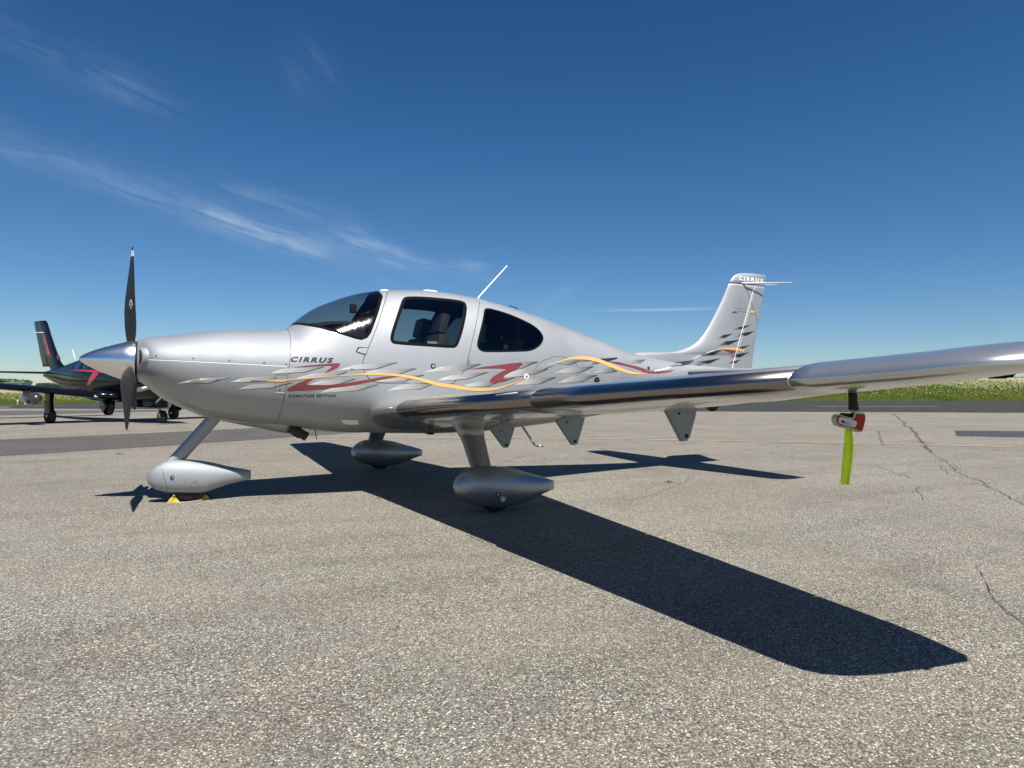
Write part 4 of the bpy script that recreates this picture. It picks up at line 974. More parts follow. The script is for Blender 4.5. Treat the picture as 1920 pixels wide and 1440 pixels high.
stroke(Z4([(832, 1135), (832, 1020), (850, 950), (900, 900), (960, 880), (1010, 862), (1080, 868), (1140, 880), (1175, 905), (1200, 960), (1205, 1060)]), .8, allbvh, .0009, 'baggage_door_joint', 'seam', plane)
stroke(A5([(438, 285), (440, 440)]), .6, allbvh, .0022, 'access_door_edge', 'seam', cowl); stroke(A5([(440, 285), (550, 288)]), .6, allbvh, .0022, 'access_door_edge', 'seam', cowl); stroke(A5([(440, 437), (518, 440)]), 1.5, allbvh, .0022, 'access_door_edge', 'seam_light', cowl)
hing = Z3([(965, 603), (875, 598), (855, 632), (870, 645), (935, 664), (945, 655)])
decal('door_hinge', [hing], 'dark_trim', allbvh, .004); decal('door_hinge_cover', [Z3([(962, 607), (885, 606), (864, 632), (874, 640), (932, 658), (942, 652)])], 'silver_paint', allbvh, .0055)
for px in Z3([(70, 733), (258, 743), (258, 802), (204, 966), (243, 1020), (226, 1189), (258, 1262)])+[(293, 668), (362, 672), (430, 676), (495, 680.5)]:
    h = cast(*px, allbvh)
    if h: n_ = base_normal(h); disc('fastener', tuple(h), .0068, tuple(n_), 'dark_trim', cowl, .0015, 12); disc('fastener_head', tuple(h+n_*.001), .004, tuple(n_), 'steel', cowl, .0015, 10)
h = cast(812, 686.5, allbvh); n_ = base_normal(h); disc('door_lock', tuple(h), .024, tuple(n_), 'dark_trim', doors[0], .004, 24); disc('lock_barrel', tuple(h), .014, tuple(n_), 'hinge_grey', doors[0], .007, 20)
h = cast(987, 706, allbvh); n_ = base_normal(h); disc('static_port', tuple(h), .030, tuple(n_), 'white_paint', plane, .003, 24); disc('port_button', tuple(h), .014, tuple(n_), 'steel', plane, .007, 20)
h = cast(1119, 714, allbvh); n_ = base_normal(h); disc('cabin_vent', tuple(h), .042, tuple(n_), 'black_gap', plane, .002, 24)
h = cast(1215, 690, allbvh); n_ = base_normal(h); disc('red_knob', tuple(h), .016, tuple(n_), 'red_print', plane, .02, 16)
h = cast(1103, 699, allbvh); n_ = base_normal(h); disc('rivet', tuple(h), .006, tuple(n_), 'white_paint', plane, .003, 10)
decal('step_placard', [[(638.5, 787.5), (671, 788), (673, 796), (652, 796), (644, 793.5)]], 'white_paint', allbvh, .0012)
decal('handle_plate', [Z3([(1818, 704), (1828, 700), (1833, 738), (1819, 746), (1806, 782), (1799, 782), (1813, 742)])], 'steel', allbvh, .0028)
# feather-shaped flame graphics, painted pale to dark
g = lambda a: (a*1.02, a, a*.95)
FL = [([(332.5, 718.5), (370, 709.8), (430, 707.5), (390, 718.2), (345, 718.8)], .62, .52), (A5([(45, 352), (190, 308), (360, 300), (435, 305), (450, 312), (360, 340), (190, 348)]), .66, .55), (A5([(120, 410), (230, 370), (430, 360), (590, 350), (400, 398), (250, 405)]), .68, .5),
 (A5([(390, 275), (490, 240), (580, 228), (860, 215), (690, 263), (570, 270)]), .68, .36), (A5([(610, 318), (760, 275), (1060, 258), (960, 292), (700, 318)]), .66, .34), (A5([(720, 372), (830, 335), (1130, 320), (990, 362), (900, 374)]), .68, .34),
 (A5([(820, 440), (960, 385), (1325, 367), (1150, 420), (970, 433)]), .70, .34), (A5([(970, 250), (1120, 200), (1485, 180), (1300, 234), (1130, 242)]), .66, .30), (A5([(1150, 290), (1300, 240), (1650, 230), (1490, 282), (1300, 292)]), .60, .26),
 (A5([(1290, 345), (1430, 300), (1715, 285), (1540, 342), (1400, 346)]), .56, .22), (A5([(1390, 425), (1520, 372), (1600, 358), (1780, 370), (1680, 408), (1490, 415)]), .58, .32),
 (B6([(-120, 265), (0, 225), (180, 200), (375, 193), (220, 250), (0, 258)]), .60, .13), (B6([(-10, 337), (120, 290), (440, 262), (260, 320), (150, 330)]), .62, .15), (B6([(215, 380), (330, 350), (450, 335), (530, 345), (430, 385), (290, 390)]), .60, .16),
 (B6([(640, 225), (720, 180), (865, 172), (720, 228), (660, 232)]), .40, .10), (B6([(545, 305), (640, 260), (760, 235), (950, 235), (850, 272), (700, 302), (600, 306)]), .58, .16), (B6([(660, 372), (780, 325), (1020, 305), (880, 362), (760, 370)]), .60, .12),
 (B6([(920, 207), (1050, 165), (1230, 160), (1130, 200)]), .50, .09), (B6([(1000, 278), (1120, 225), (1340, 213), (1215, 268), (1100, 275)]), .55, .10), (B6([(1025, 358), (1150, 300), (1370, 287), (1240, 342), (1100, 352)]), .56, .10),
 (B6([(1330, 272), (1420, 230), (1500, 230), (1540, 255), (1450, 268)]), .50, .10), (B6([(1290, 215), (1360, 150), (1540, 138), (1545, 150), (1480, 168)]), .35, .05), (B6([(1620, 182), (1700, 155), (1790, 158), (1740, 188), (1650, 190)]), .35, .06),
 (C5([(540, 940), (620, 905), (775, 888), (680, 940), (570, 948)]), .38, .05), (C5([(760, 937), (820, 900), (1015, 870), (910, 922)]), .40, .03), (C5([(810, 857), (900, 815), (1030, 798), (950, 845)]), .40, .03), (C5([(965, 768), (1060, 720), (1190, 703), (1090, 752)]), .36, .02),
 (C5([(965, 697), (1040, 662), (1125, 650), (1050, 690)]), .38, .03), (C5([(1112, 617), (1180, 590), (1285, 572), (1205, 612)]), .36, .012), (C5([(1142, 680), (1200, 645), (1325, 624), (1250, 668)]), .36, .012),
 (C5([(1170, 777), (1200, 768), (1280, 753), (1210, 788)]), .12, .012), (C5([(1085, 870), (1150, 835), (1275, 815), (1190, 862)]), .38, .012), (C5([(1065, 922), (1120, 900), (1190, 885), (1130, 932)]), .38, .02)]
def addfl(px, c0, c1, lift, body):
    v, f, uv = decal_poly(px, allbvh, lift); f = orient(v, f); x0 = min(p[0] for p in px); x1 = max(p[0] for p in px); cs = []
    for p in uv:
        t = min(1., max(0., (p[0]-x0)/(x1-x0))); a = c0*.92+(c1*.5-c0*.92)*(t**1.1 if not body else min(1., t*2.3)**.75); cs.append(tuple(float(q) for q in g(a))+(1.0,))
    return v, f, cs
for px, c0, c1 in FL:
    x0 = min(p[0] for p in px); x1 = max(p[0] for p in px); sh_ = [(x+(1.1 if x > x0+.3*(x1-x0) else 0), y+(1.0 if x > x0+.3*(x1-x0) else 0)) for x, y in px]
    v, f, cs = addfl(px, c0, c1, .0017, c1 < .06)
    fo = mk('flame_stripe', v, f, MAT['flame_print'], plane); ca = fo.data.color_attributes.new('fade', 'FLOAT_COLOR', 'POINT'); ca.data.foreach_set('color', np.array(cs, dtype=np.float32).ravel())
    if c1 > .08:
        v, f, cs = addfl(sh_, .02, .02, .0010, True); mk('stripe_black_edge', v, f, MAT['lettering'], fo)  # black printed edge showing along the lower side of the feather
red = [A5([(580, 226), (730, 205), (880, 193), (985, 187), (998, 198), (975, 225), (920, 250), (860, 270), (900, 240), (930, 215), (900, 208), (760, 214), (650, 224)]),
       A5([(537, 412), (560, 395), (640, 355), (700, 332), (775, 318), (728, 345), (708, 360), (715, 372), (760, 378), (900, 373), (1050, 358), (1200, 332), (1350, 305), (1430, 298), (1520, 300), (1400, 322), (1180, 362), (1040, 388), (860, 408), (700, 420), (560, 425)]),
       B6([(265, 240), (380, 220), (500, 206), (640, 188), (720, 180), (730, 200), (690, 235), (640, 258), (575, 295), (560, 318), (600, 320), (690, 300), (640, 322), (560, 348), (460, 362), (450, 335), (480, 300), (540, 265), (600, 238), (480, 232), (360, 236)]),
       B6([(905, 237), (960, 218), (1012, 205), (960, 225), (915, 240)]), B6([(1220, 165), (1300, 160), (1360, 166), (1300, 172), (1225, 172)]),
       B6([(1450, 170), (1560, 178), (1700, 213), (1800, 243), (1870, 250)])+C5([(300, 975), (380, 990), (480, 990), (600, 978), (560, 995), (460, 1010), (360, 1008), (280, 998)])+B6([(1780, 262), (1650, 220), (1540, 196)]),
       C5([(1035, 795), (1130, 797), (1160, 812), (1110, 830), (1075, 812)])]
for q in red: decal('red_swoosh', [q], 'red_print', allbvh, .0023)
stroke(A5([(362, 340), (400, 336), (440, 335), (500, 336), (560, 330), (700, 318), (900, 301), (1100, 289), (1250, 282), (1400, 284), (1520, 293), (1650, 318), (1780, 352), (1850, 371)])+B6([(100, 381), (250, 405), (370, 413), (500, 405), (620, 370), (750, 332)]),
       [.6, 3, 5, 5, 2.4, 2.2, 1.4, 1.6, 3.4, 3.8, 4.2, 5.2, 6.2, 6.6, 6.8, 6.2, 5.4, 4, 2, 1.2], allbvh, .0029, 'yellow_ribbon', 'yellow_print', plane, rows=4)
stroke(B6([(1000, 186), (1080, 163), (1150, 146), (1260, 143), (1380, 165), (1500, 212), (1620, 258), (1700, 273), (1800, 275)]), [1, 2, 4, 5.6, 6.4, 6.4, 5.4, 4, 1], allbvh, .0029, 'yellow_ribbon', 'yellow_print', plane, rows=4)
stroke(C5([(960, 797), (1010, 787), (1060, 783), (1120, 786), (1170, 793), (1222, 806)]), [1, 2.4, 4, 4.6, 5, 4.4], allbvh, .0029, 'yellow_ribbon', 'yellow_print', plane, rows=4)
V = []; Fc = []
stroke(C5([(420, 988), (500, 970), (560, 955)]), 1.6, allbvh, .0029, V=V, Fc=Fc); stroke(C5([(760, 880), (830, 848), (900, 820), (960, 800)]), [.5, 1.2, 1.6, 1.4], allbvh, .0029, V=V, Fc=Fc)
mk('white_pinstripe', V, orient(V, Fc), MAT['white_lettering'], plane)
stroke(G7([(680, 215), (720, 305), (765, 440), (820, 600), (872, 758)]), .55, allbvh, .0015, 'tail_seam', 'seam', fino); stroke(G7([(500, 186), (580, 190), (680, 206)]), .6, allbvh, .0015, 'tail_seam', 'seam', fino)
stroke(G7([(570, 568), (660, 574)]), .4, allbvh, .0015, 'tail_seam', 'seam', fino); stroke(G7([(600, 605), (740, 612)]), .4, allbvh, .0015, 'tail_seam', 'seam', fino)
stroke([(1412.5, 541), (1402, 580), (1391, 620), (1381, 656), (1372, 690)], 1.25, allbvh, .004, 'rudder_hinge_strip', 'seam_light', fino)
decal('trim_tab_fitting', [G7([(745, 620), (775, 590), (822, 600), (800, 630)])], 'yellow_print', allbvh, .008, rud); decal('tail_light_mark', [G7([(515, 620), (555, 600), (600, 612), (560, 628)])], 'red_print', allbvh, .003, fino)
a = onY(1393, 530.5, -.05); c = onY(1476, 531, -.05)
for s in (-1, 1): v, f = tube([(a[0], s*.03, a[2]), (a[0]+.06, s*.07, a[2]), (c[0], s*.13, c[2])], [.012, .009, .005], 8); mk('tail_antenna', v, f, MAT['white_paint'], fino)
# ---------------- lettering
def text(name, body, quad, mat, bvh=None, lift=.0014, parent=plane, shear=0., bold=.0, space=1.0, plane_fn=None):
    cu = bpy.data.curves.new('txt', 'FONT'); cu.body = body; cu.size = 1; cu.space_character = space; cu.offset = bold; cu.resolution_u = 3
    o = bpy.data.objects.new('txt', cu); col.objects.link(o); dg = bpy.context.evaluated_depsgraph_get(); me = bpy.data.meshes.new_from_object(o.evaluated_get(dg)); bpy.data.objects.remove(o)
    co = [v_.co.copy() for v_ in me.vertices]; x0 = min(c.x for c in co); x1 = max(c.x for c in co); y0 = min(c.y for c in co); y1 = max(c.y for c in co)
    TL, TR, BR, BL = [Vector(q) for q in quad]; V = []
    for c in co:
        u = (c.x-x0)/(x1-x0); w_ = (c.y-y0)/(y1-y0); u += shear*(w_-.5); p = (BL*(1-u)+BR*u)*(1-w_)+(TL*(1-u)+TR*u)*w_
        h = plane_fn(p.x, p.y) if plane_fn else cast(p.x, p.y, bvh or allbvh, lift)
        V.append(tuple(h) if h is not None else (0, 0, 0))
    Fc = [list(p_.vertices) for p_ in me.polygons]; bpy.data.meshes.remove(me)
    return mk(name, V, orient(V, Fc), MAT[mat], parent, smooth=False)
text('name_lettering', 'CIRRUS', [(546, 668.5), (625, 670.8), (622.5, 680.8), (543.5, 678.5)], 'lettering', bold=.05, space=1.35, shear=.025)
text('edition_lettering', 'SIGNATURE EDITION', [(541.5, 739.2), (629.5, 739.2), (629, 744.8), (540.5, 744.8)], 'lettering', bold=.045, space=1.3, shear=.01)
text('fin_lettering', 'C I R R U S', [G7([(620, 122)])[0], G7([(938, 170)])[0], G7([(930, 212)])[0], G7([(612, 182)])[0]], 'white_lettering', bold=.03, lift=.003)

# ================================================================== PITOT MAST, COVER AND STREAMER
Yp = -5.0
pr_ = [(onY(1607, 708, Yp), .024), (onY(1603, 718, Yp), .020), (onY(1600, 728, Yp), .020), (onY(1600.5, 745, Yp), .0185), (onY(1601.5, 770, Yp), .0185)]
mast = leg('pitot_mast', [((p[0], Yp, p[2]), r_*2, .016) for p, r_ in pr_], plane, 'silver_fairing')
b_ = bmesh.new(); q = onY(1600, 711, Yp); box(b_, (q[0], Yp, q[2]+.004), (.075, .03, .006), None, .003); frombm('mast_base', b_, MAT['silver_fairing'], plane, True, 30)
q = onY(1560, 776, Yp); v, f = tube([(onY(1600, 778, Yp)[0], Yp, onY(1600, 778, Yp)[2]), (onY(1577, 777, Yp)[0], Yp, onY(1577, 777, Yp)[2])], .006, 8); mk('pitot_tube', v, f, MAT['exhaust'], plane)
cover = empty('pitot_cover', tuple(onY(1590, 785, Yp)), label='red pitot cover with lime green streamer hanging under the near wing tip', cat='cover')
def shift(o):   # keep world position under the cover's empty
    l = cover.location
    for v_ in o.data.vertices: v_.co -= l
    return o
Zp = lambda L: [(1555+x/27.43, 765+y/27.43) for x, y in L]
sl_ = leg('sleeve', [((onY(1599.5, 736, Yp)[0], Yp, onY(1599.5, 736, Yp)[2]), .0395, .024), ((onY(1600.5, 752, Yp)[0], Yp, onY(1600.5, 752, Yp)[2]), .040, .026), ((onY(1601.5, 762, Yp)[0], Yp, onY(1601.5, 762, Yp)[2]), .042, .03), ((onY(1601.5, 765, Yp)[0], Yp, onY(1601.5, 765, Yp)[2]), .047, .034), ((onY(1602, 769, Yp)[0], Yp, onY(1602, 769, Yp)[2]), .038, .03)], cover, 'rubber'); shift(sl_)
shift(leg('strap_band', [((onY(1608.5, y, Yp)[0]-.012, Yp, onY(1608.5, y, Yp)[2]), .033, .028) for y in (768.5, 775.5)], cover, 'steel'))
shift(plate_px('pouch_binding', Zp([(200, 500), (260, 400), (340, 340), (450, 320), (560, 360), (700, 410), (850, 455), (1000, 490), (1110, 490), (1150, 430), (1190, 290), (1230, 220), (1700, 250), (1735, 330), (1735, 500), (1700, 750), (1650, 950), (1600, 1130), (1540, 1220), (1450, 1240), (1300, 1200), (1150, 1130), (840, 1040), (700, 1010), (500, 960), (350, 900), (260, 800), (200, 650)]), Yp, .016, 'cover_binding', cover))
shift(plate_px('pouch', Zp([(280, 470), (350, 400), (450, 385), (700, 500), (950, 590), (1150, 610), (1230, 500), (1300, 310), (1700, 350), (1705, 560), (1650, 850), (1570, 1130), (1490, 1180), (1150, 1040), (850, 960), (450, 885), (330, 800), (275, 650)]), Yp, .024, 'cover_red', cover))
shift(plate_px('pouch_label', Zp([(330, 560), (360, 480), (450, 445), (700, 530), (1000, 600), (1262, 690), (1250, 800), (1200, 920), (1150, 990), (850, 930), (450, 815), (335, 770)]), Yp, .0265, 'cover_label', cover))
shift(plate_px('pouch_flap', Zp([(590, 290), (930, 350), (1000, 300), (1190, 265), (1120, 480), (1000, 495), (900, 460), (600, 370)]), Yp, .012, 'dark_trim', cover))
pf = lambda x, y: Vector(onY(x, y, Yp-.0145))
shift(text('label_print', 'AIRCRAFT', [*Zp([(815, 650), (1055, 715), (1045, 760), (800, 690)])], 'lettering', plane_fn=pf, parent=cover, bold=.02)); shift(text('label_print', 'SPRUCE CO', [*Zp([(710, 715), (1140, 835), (1120, 905), (695, 785)])], 'lettering', plane_fn=pf, parent=cover, bold=.02))
shift(plate_px('label_logo', Zp([(450, 720), (480, 600), (540, 620), (600, 660), (630, 740), (560, 770), (450, 760)]), Yp, .028, 'exhaust', cover))
Lf = [(1584.5, 799), (1583.5, 815), (1582.7, 827), (1581, 845), (1579.6, 860), (1577.5, 885), (1575.8, 903), (1576.6, 908.5)]; Rt = [(1597, 801.6), (1598.5, 815), (1599.6, 827), (1599.5, 845), (1598, 860), (1595.2, 885), (1592.6, 903), (1592, 908.5)]
V = []; Fc = []
for i, (a, c) in enumerate(zip(Lf, Rt)):
    for k in range(5):
        t = k/4; yy = Yp+.004*math.sin(i*1.1+t*2)+(.006*math.sin(t*3.1)); p = onY(a[0]+(c[0]-a[0])*t, a[1]+(c[1]-a[1])*t, yy); V.append(tuple(p))
for i in range(len(Lf)-1):
    for k in range(4): q = i*5+k; Fc.append((q, q+1, q+6, q+5))
st_ = shift(mk('streamer', V, Fc, MAT['lime'], cover)); sd = st_.modifiers.new('thick', 'SOLIDIFY'); sd.thickness = .0018
V = []; Fc = []
for i, c in enumerate(Rt):
    for dxx in (-3.2, -2.7): p = onY(c[0]+dxx*(1 if i else .6), c[1], Yp-.004); V.append(tuple(p))
for i in range(len(Rt)-1): Fc.append((2*i, 2*i+1, 2*i+3, 2*i+2))
shift(mk('stitch_line', V, Fc, MAT['meadow_green'], cover, smooth=False))
# ================================================================== WHEEL CHOCKS
def chock(px, lab, flip):
    c = onZ(*px); root = empty('wheel_chock', (c[0], c[1], 0), label=lab, cat='chock', group='yellow chocks under the nose wheel')
    sx = -1 if flip else 1
    b_ = bmesh.new(); P = [(-.050, 0), (.050, 0), (.032, .028), (.004, .052), (-.008, .052), (-.030, .030)]
    A = [b_.verts.new((x*sx, -.012, z+.001)) for x, z in P]; B = [b_.verts.new((x*sx, .012, z+.001)) for x, z in P]; b_.faces.new(A); b_.faces.new(B[::-1])
    for i in range(6): b_.faces.new((A[i], B[i], B[(i+1) % 6], A[(i+1) % 6]))
    frombm('end_plate', b_, MAT['yellow_chock'], root, False)
    b_ = bmesh.new(); box(b_, (-.018*sx, .14, .030), (.052, .25, .040), Matrix.Rotation(R(35*sx), 3, 'Y'), .006); frombm('chock_bar', b_, MAT['rubber'], root, True, 30)
    v, f = tube([(0, -.014, .045), (.01*sx, -.02, .062), (-.004*sx, -.018, .066)], .004, 6); mk('rope_loop', v, f, MAT['rope'], root)
    return root
chock((325, 942), 'yellow chock in front of the nose wheel, nearer the propeller', False); chock((382, 936.5), 'yellow chock behind the nose wheel, farther from the propeller', True)
a = onZ(330, 944); c = onZ(381, 938); P = [tuple(np.array([a[0], a[1]])*(1-t)+np.array([c[0], c[1]])*t)+(.006+.0*t,) for t in np.linspace(0, 1, 10)]
P = [(x+.0, y-.03*math.sin(math.pi*i/9), z) for i, (x, y, z) in enumerate(P)]
v, f = tube(P, .0035, 6); tag(mk('chock_rope', v, f, MAT['rope'], None), 'thin pale rope lying between the two yellow chocks', 'rope')

# ================================================================== BLACK AIRCRAFT
hd = math.atan2(.864, -.501)
mid = CC[:2]-0
def vw(lat, dep): p = CC[:2]+cr_*lat+sr_*dep; return p
mg = vw(-12.46, 21.25)
org = np.array([mg[0]-math.cos(hd)*3.75, mg[1]-math.sin(hd)*3.75])
bp_ = empty('black_airplane', (org[0], org[1], 0), hd, label='black turboprop airplane with red stripes parked behind the propeller', cat='airplane')
BK = MAT['black_aircraft']
BS = np.array([(.42, .98, 1.32, 1.60, .20), (.7, .84, 1.30, 1.68, .34), (1.2, .68, 1.26, 1.76, .46), (2.0, .60, 1.25, 1.84, .56), (2.6, .58, 1.25, 1.95, .62), (3.2, .58, 1.27, 2.10, .64), (3.8, .58, 1.28, 2.13, .645), (4.6, .60, 1.30, 2.12, .64), (5.2, .66, 1.33, 2.07, .60), (5.9, .80, 1.38, 1.97, .51), (6.6, .96, 1.44, 1.86, .40), (7.3, 1.12, 1.50, 1.76, .29), (8.0, 1.28, 1.52, 1.68, .17), (8.6, 1.42, 1.53, 1.62, .06)])
def bring(X):
    zb, zc, zt_, w_ = [interp(X, BS[:, 0], BS[:, k]) for k in range(1, 5)]
    return [(X, w_*math.copysign(abs(math.cos(q))**.92, math.cos(q)), zc+((zt_-zc) if math.sin(q) > 0 else (zc-zb))*math.copysign(abs(math.sin(q))**.92, math.sin(q))) for q in [2*math.pi*(j+.5)/48 for j in range(48)]]
v, f = loft([bring(x) for x in list(np.arange(.42, 8.6, .12))+[8.6]]); bf = mk('fuselage', v, f, BK, bp_)
bbv = BVHTree.FromPolygons([Vector(p) for p in v], f)
def blift(name, secs, xa=0., xb=1., mat='black_aircraft', camber=.015, n=14): return lifting(name, secs, xa, xb, n, camber, mat, bp_)
for s in (1, -1):
    def bw(y):
        le = 2.95+.045*y if y > 1.1 else 2.95+.05-(.55*(1.1-y)/.6)**1.6; te = 4.75-.11*y; z = .80+.095*(y-.6); return (le, s*y, z), (te, s*y, z+.01), .15 if y < 6 else .12
    blift('wing', [bw(y) for y in [.4, .7, .9, 1.1, 1.6, 2.5, 4, 5.5, 6.3, 6.5, 6.55]], 0, .74); blift('flap', [bw(y) for y in [.8, 2, 3.6]], .75, 1); blift('aileron', [bw(y) for y in [3.63, 5, 6.3]], .75, 1)
    def bt(y): return (7.72+.13*y, s*y, 1.56), (8.62+.0*y, s*y, 1.56), .09
    blift('tailplane', [bt(y) for y in [.04, .6, 1.4, 2.05, 2.16]], 0, .62, camber=0); blift('elevator', [bt(y) for y in [.08, 1.4, 2.1]], .63, 1, camber=0)
bfz = np.array([(1.55, 6.75, 8.70), (1.70, 6.95, 8.74), (1.80, 7.20, 8.78), (1.92, 7.42, 8.82), (2.2, 7.66, 8.98), (2.7, 8.02, 9.18), (3.2, 8.36, 9.40), (3.38, 8.50, 9.46), (3.43, 8.62, 9.46)])
def bfr(z, xa, xb):
    le = interp(z, bfz[:, 0], bfz[:, 1]); te = interp(z, bfz[:, 0], bfz[:, 2]); c = te-le; a = le+c*xa; b_ = le+c*xb; P = [a+(b_-a)*(i/12)**(1.7 if xa == 0 else 1) for i in range(13)]
    return [(x, -foil((x-le)/c, .09)*c-.002, z) for x in P]+[(x, foil((x-le)/c, .09)*c+.002, z) for x in P[::-1]]
zl = list(np.linspace(1.55, 3.40, 24))+[3.43]
v, f = loft([bfr(z, 0, .62) for z in zl]); bfin = mk('tail_fin', v, f, BK, bp_); v2, f2 = loft([bfr(z, .63, 1) for z in zl[3:]]); mk('rudder', v2, f2, BK, bp_)
# windows along the cabin and red stripes: painted bands following the skin
def bdecal(name, pts, mat, parent, y0=1.2, lift=.004, sub=10, both=True):
    """pts: quad strip in local X,Z, projected sideways on the fuselage"""
    V = []; Fc = []
    for s in ((1, -1) if both else (1,)):
        for (a, b_), (c, d) in zip(pts[:-1], pts[1:]):
            o_ = len(V)
            for i in range(sub+1):
                for k in range(5):
                    t = i/sub; u = k/4; lo_ = Vector(a).lerp(Vector(c), t); hi_ = Vector(b_).lerp(Vector(d), t); p = lo_.lerp(hi_, u)
                    h = bbv.ray_cast(Vector((p.x, s*2, p.y)), Vector((0, -s, 0))); V.append(tuple(h[0]+h[1]*lift) if h[0] else (p.x, 0, p.y))
            for i in range(sub):
                for k in range(4): q = o_+i*5+k; Fc.append((q, q+1, q+6, q+5) if s > 0 else (q, q+5, q+6, q+1))
    return mk(name, V, Fc, MAT[mat], parent)
for i in range(4):
    X = 3.2+i*.62; bdecal('cabin_window', [((X-.15, 1.72), (X-.15, 1.74)), ((X-.11, 1.63), (X-.11, 1.86)), ((X+.11, 1.63), (X+.11, 1.86)), ((X+.15, 1.70), (X+.15, 1.76))], 'black_glass', bp_, sub=3)
    bdecal('window_rim', [((X+.135, 1.63), (X+.135, 1.84)), ((X+.175, 1.66), (X+.175, 1.80))], 'steel', bp_, lift=.006, sub=3)
bdecal('red_stripe', [((.9, 1.38), (.9, 1.43)), ((2.6, 1.46), (2.6, 1.53)), ((4.4, 1.55), (4.4, 1.61)), ((5.6, 1.615), (5.6, 1.62))], 'black_red', bp_)
bdecal('red_stripe', [((3.55, 1.48), (3.9, 1.54)), ((4.1, 1.12), (4.28, 1.12))], 'black_red', bp_, lift=.005); bdecal('registration_panel', [((5.0, 1.28), (5.0, 1.44)), ((5.9, 1.36), (5.9, 1.48))], 'seam', bp_, lift=.003) if False else None
bfb = BVHTree.FromPolygons([Vector(p) for p in v+v2], f+[tuple(i+len(v) for i in q) for q in f2])
def fdecal(px, mat, name):
    V = []; Fc = []
    for s in (1, -1):
        o_ = len(V); n_ = len(px)
        for x, z in px:
            h = bfb.ray_cast(Vector((x, s*1, z)), Vector((0, -s, 0))); V.append((x, s*((abs(h[0].y) if h[0] else .02)+.008), z))
        Fc.append(tuple(range(o_, o_+n_)) if s > 0 else tuple(range(o_, o_+n_))[::-1])
    mk(name, V, Fc, MAT[mat], bfin, smooth=False)
fdecal([(7.50, 2.02), (7.62, 2.16), (8.05, 2.22), (8.35, 2.20), (8.05, 2.10)], 'black_red', 'red_stripe'); fdecal([(8.05, 2.2), (8.25, 2.2), (8.66, 2.92), (8.56, 2.96)], 'black_red', 'red_stripe')
for s in (1, -1): v, f = tube([(8.6, s*.05, 3.0), (9.25, s*.22, 3.0)], [.014, .008], 6); mk('tail_antenna', v, f, MAT['white_paint'], bp_)
v, f = tube([(6.35, .0, 1.88), (6.62, .0, 2.34)], [.016, .008], 6); mk('whip_antenna', v, f, MAT['white_paint'], bp_)
v, f = tube([(4.0, .0, 2.12), (4.3, .0, 2.42)], [.02, .008], 6); mk('whip_antenna', v, f, MAT['white_paint'], bp_)
# nose: spinner, four-blade propeller, exhausts
v, f = lathe([(-.42, 0), (-.36, .07), (-.25, .13), (-.1, .175), (0, .19)], (.42, 0, 1.30), (1, 0, 0), 24); mk('spinner', v, f, MAT['polished_alu'], bp_)
for k in range(4):
    q = R(45+90*k); d = Vector((0, math.cos(q), math.sin(q))); sd_ = Vector((.55, -math.sin(q)*.83, math.cos(q)*.83)); P = []
    for r_, c in ((.15, .05), (.4, .085), (.7, .09), (.95, .06), (1.02, .02)):
        c0 = Vector((.30, 0, 1.30))+d*r_; P.append([tuple(c0-sd_*c), tuple(c0+sd_.cross(d)*c*.12), tuple(c0+sd_*c), tuple(c0-sd_.cross(d)*c*.12)])
    v, f = loft(P); mk('propeller_blade', v, f, MAT['blade_black'], bp_)
for s in (1, -1): v, f = tube([(1.15, s*.40, 1.05), (1.3, s*.56, 1.0), (1.55, s*.64, .97)], .07, 12); mk('exhaust_stack', v, f, MAT['steel'], bp_)
b_ = bmesh.new(); box(b_, (1.75, 0, .56), (1.25, .30, .22), None, .05); frombm('nose_gear_bay', b_, BK, bp_, True, 30)
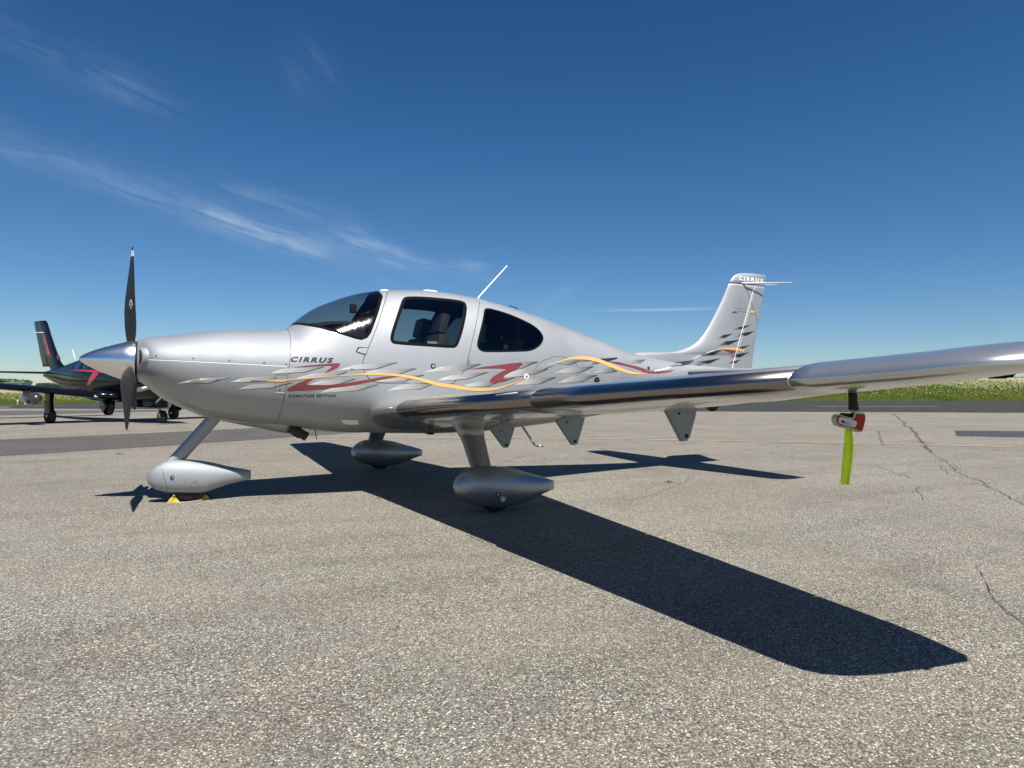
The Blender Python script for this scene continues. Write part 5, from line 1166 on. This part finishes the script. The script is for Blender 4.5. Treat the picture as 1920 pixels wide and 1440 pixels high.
def blk_wheel(c, r_, w_):
    v, f = lathe([(-w_/2, r_*.5), (-w_/2, r_*.86), (-w_*.3, r_), (w_*.3, r_), (w_/2, r_*.86), (w_/2, r_*.5)], c, (0, 1, 0), 28); o = mk('wheel', v, f, MAT['rubber'], bp_)
    v, f = lathe([(-w_*.52, .02), (-w_*.52, r_*.25), (-w_*.40, r_*.30), (-w_*.40, r_*.5), (w_*.40, r_*.5), (w_*.40, r_*.30), (w_*.52, r_*.25), (w_*.52, .02)], c, (0, 1, 0), 24); mk('wheel_rim', v, f, MAT['steel'], o)
blk_wheel((1.17, 0, .19), .19, .15)
v, f = tube([(1.55, 0, .72), (1.28, 0, .42), (1.17, .10, .19)], .035, 10); mk('nose_gear_leg', v, f, MAT['steel'], bp_)
v, f = tube([(1.80, 0, .68), (1.30, 0, .38)], .022, 8); mk('drag_brace', v, f, MAT['steel'], bp_)
for z in (.60, .48): v, f = lathe([(0, .055), (.05, .05), (.07, .03)], (1.28, .0, z), (-1, .15, 0), 16); mk('landing_light', v, f, MAT['lamp_glass'], bp_)
for s in (1, -1):
    blk_wheel((3.75, s*1.87, .21), .21, .18)
    v, f = tube([(3.62, s*1.86, .98), (3.70, s*1.86, .60), (3.75, s*1.80, .25)], .05, 12); mk('main_gear_leg', v, f, MAT['dark_trim'], bp_)
    b_ = bmesh.new(); box(b_, (3.66, s*1.98, .60), (.34, .02, .62), None, .008); frombm('gear_door', b_, BK, bp_, True, 30)
    if s < 0: continue
    v, f = loft([[(x, s*(.50+.10*k), z) for x, z in P_] for k, P_ in enumerate([[(2.85, .66), (2.85, .42), (2.98, .24), (3.25, .20), (3.55, .40), (3.62, .66)], [(2.88, .68), (2.86, .44), (2.99, .26), (3.25, .23), (3.53, .42), (3.60, .68)]])]); mk('inner_gear_door', v, f, BK, bp_)
# radar pod under the near wing
q = Vector((2.78, 2.70, .74))
v, f = lathe([(-.34, 0), (-.32, .07), (-.26, .12), (-.18, .155), (-.08, .172), (.05, .176), (.25, .165), (.5, .12), (.72, .05), (.80, 0)], q, (1, 0, .03), 28); mk('radar_pod', v, f, MAT['pod_grey'], bp_)
b_ = bmesh.new(); box(b_, (3.10, 2.70, .91), (.5, .07, .30), None, .02); frombm('pod_pylon', b_, BK, bp_, True, 30)
b_ = bmesh.new(); box(b_, (3.0, .95, .80), (.05, .14, .07), None, .01); frombm('wing_light', b_, MAT['lamp_glass'], bp_, True, 30)
print('objects', len(bpy.data.objects))
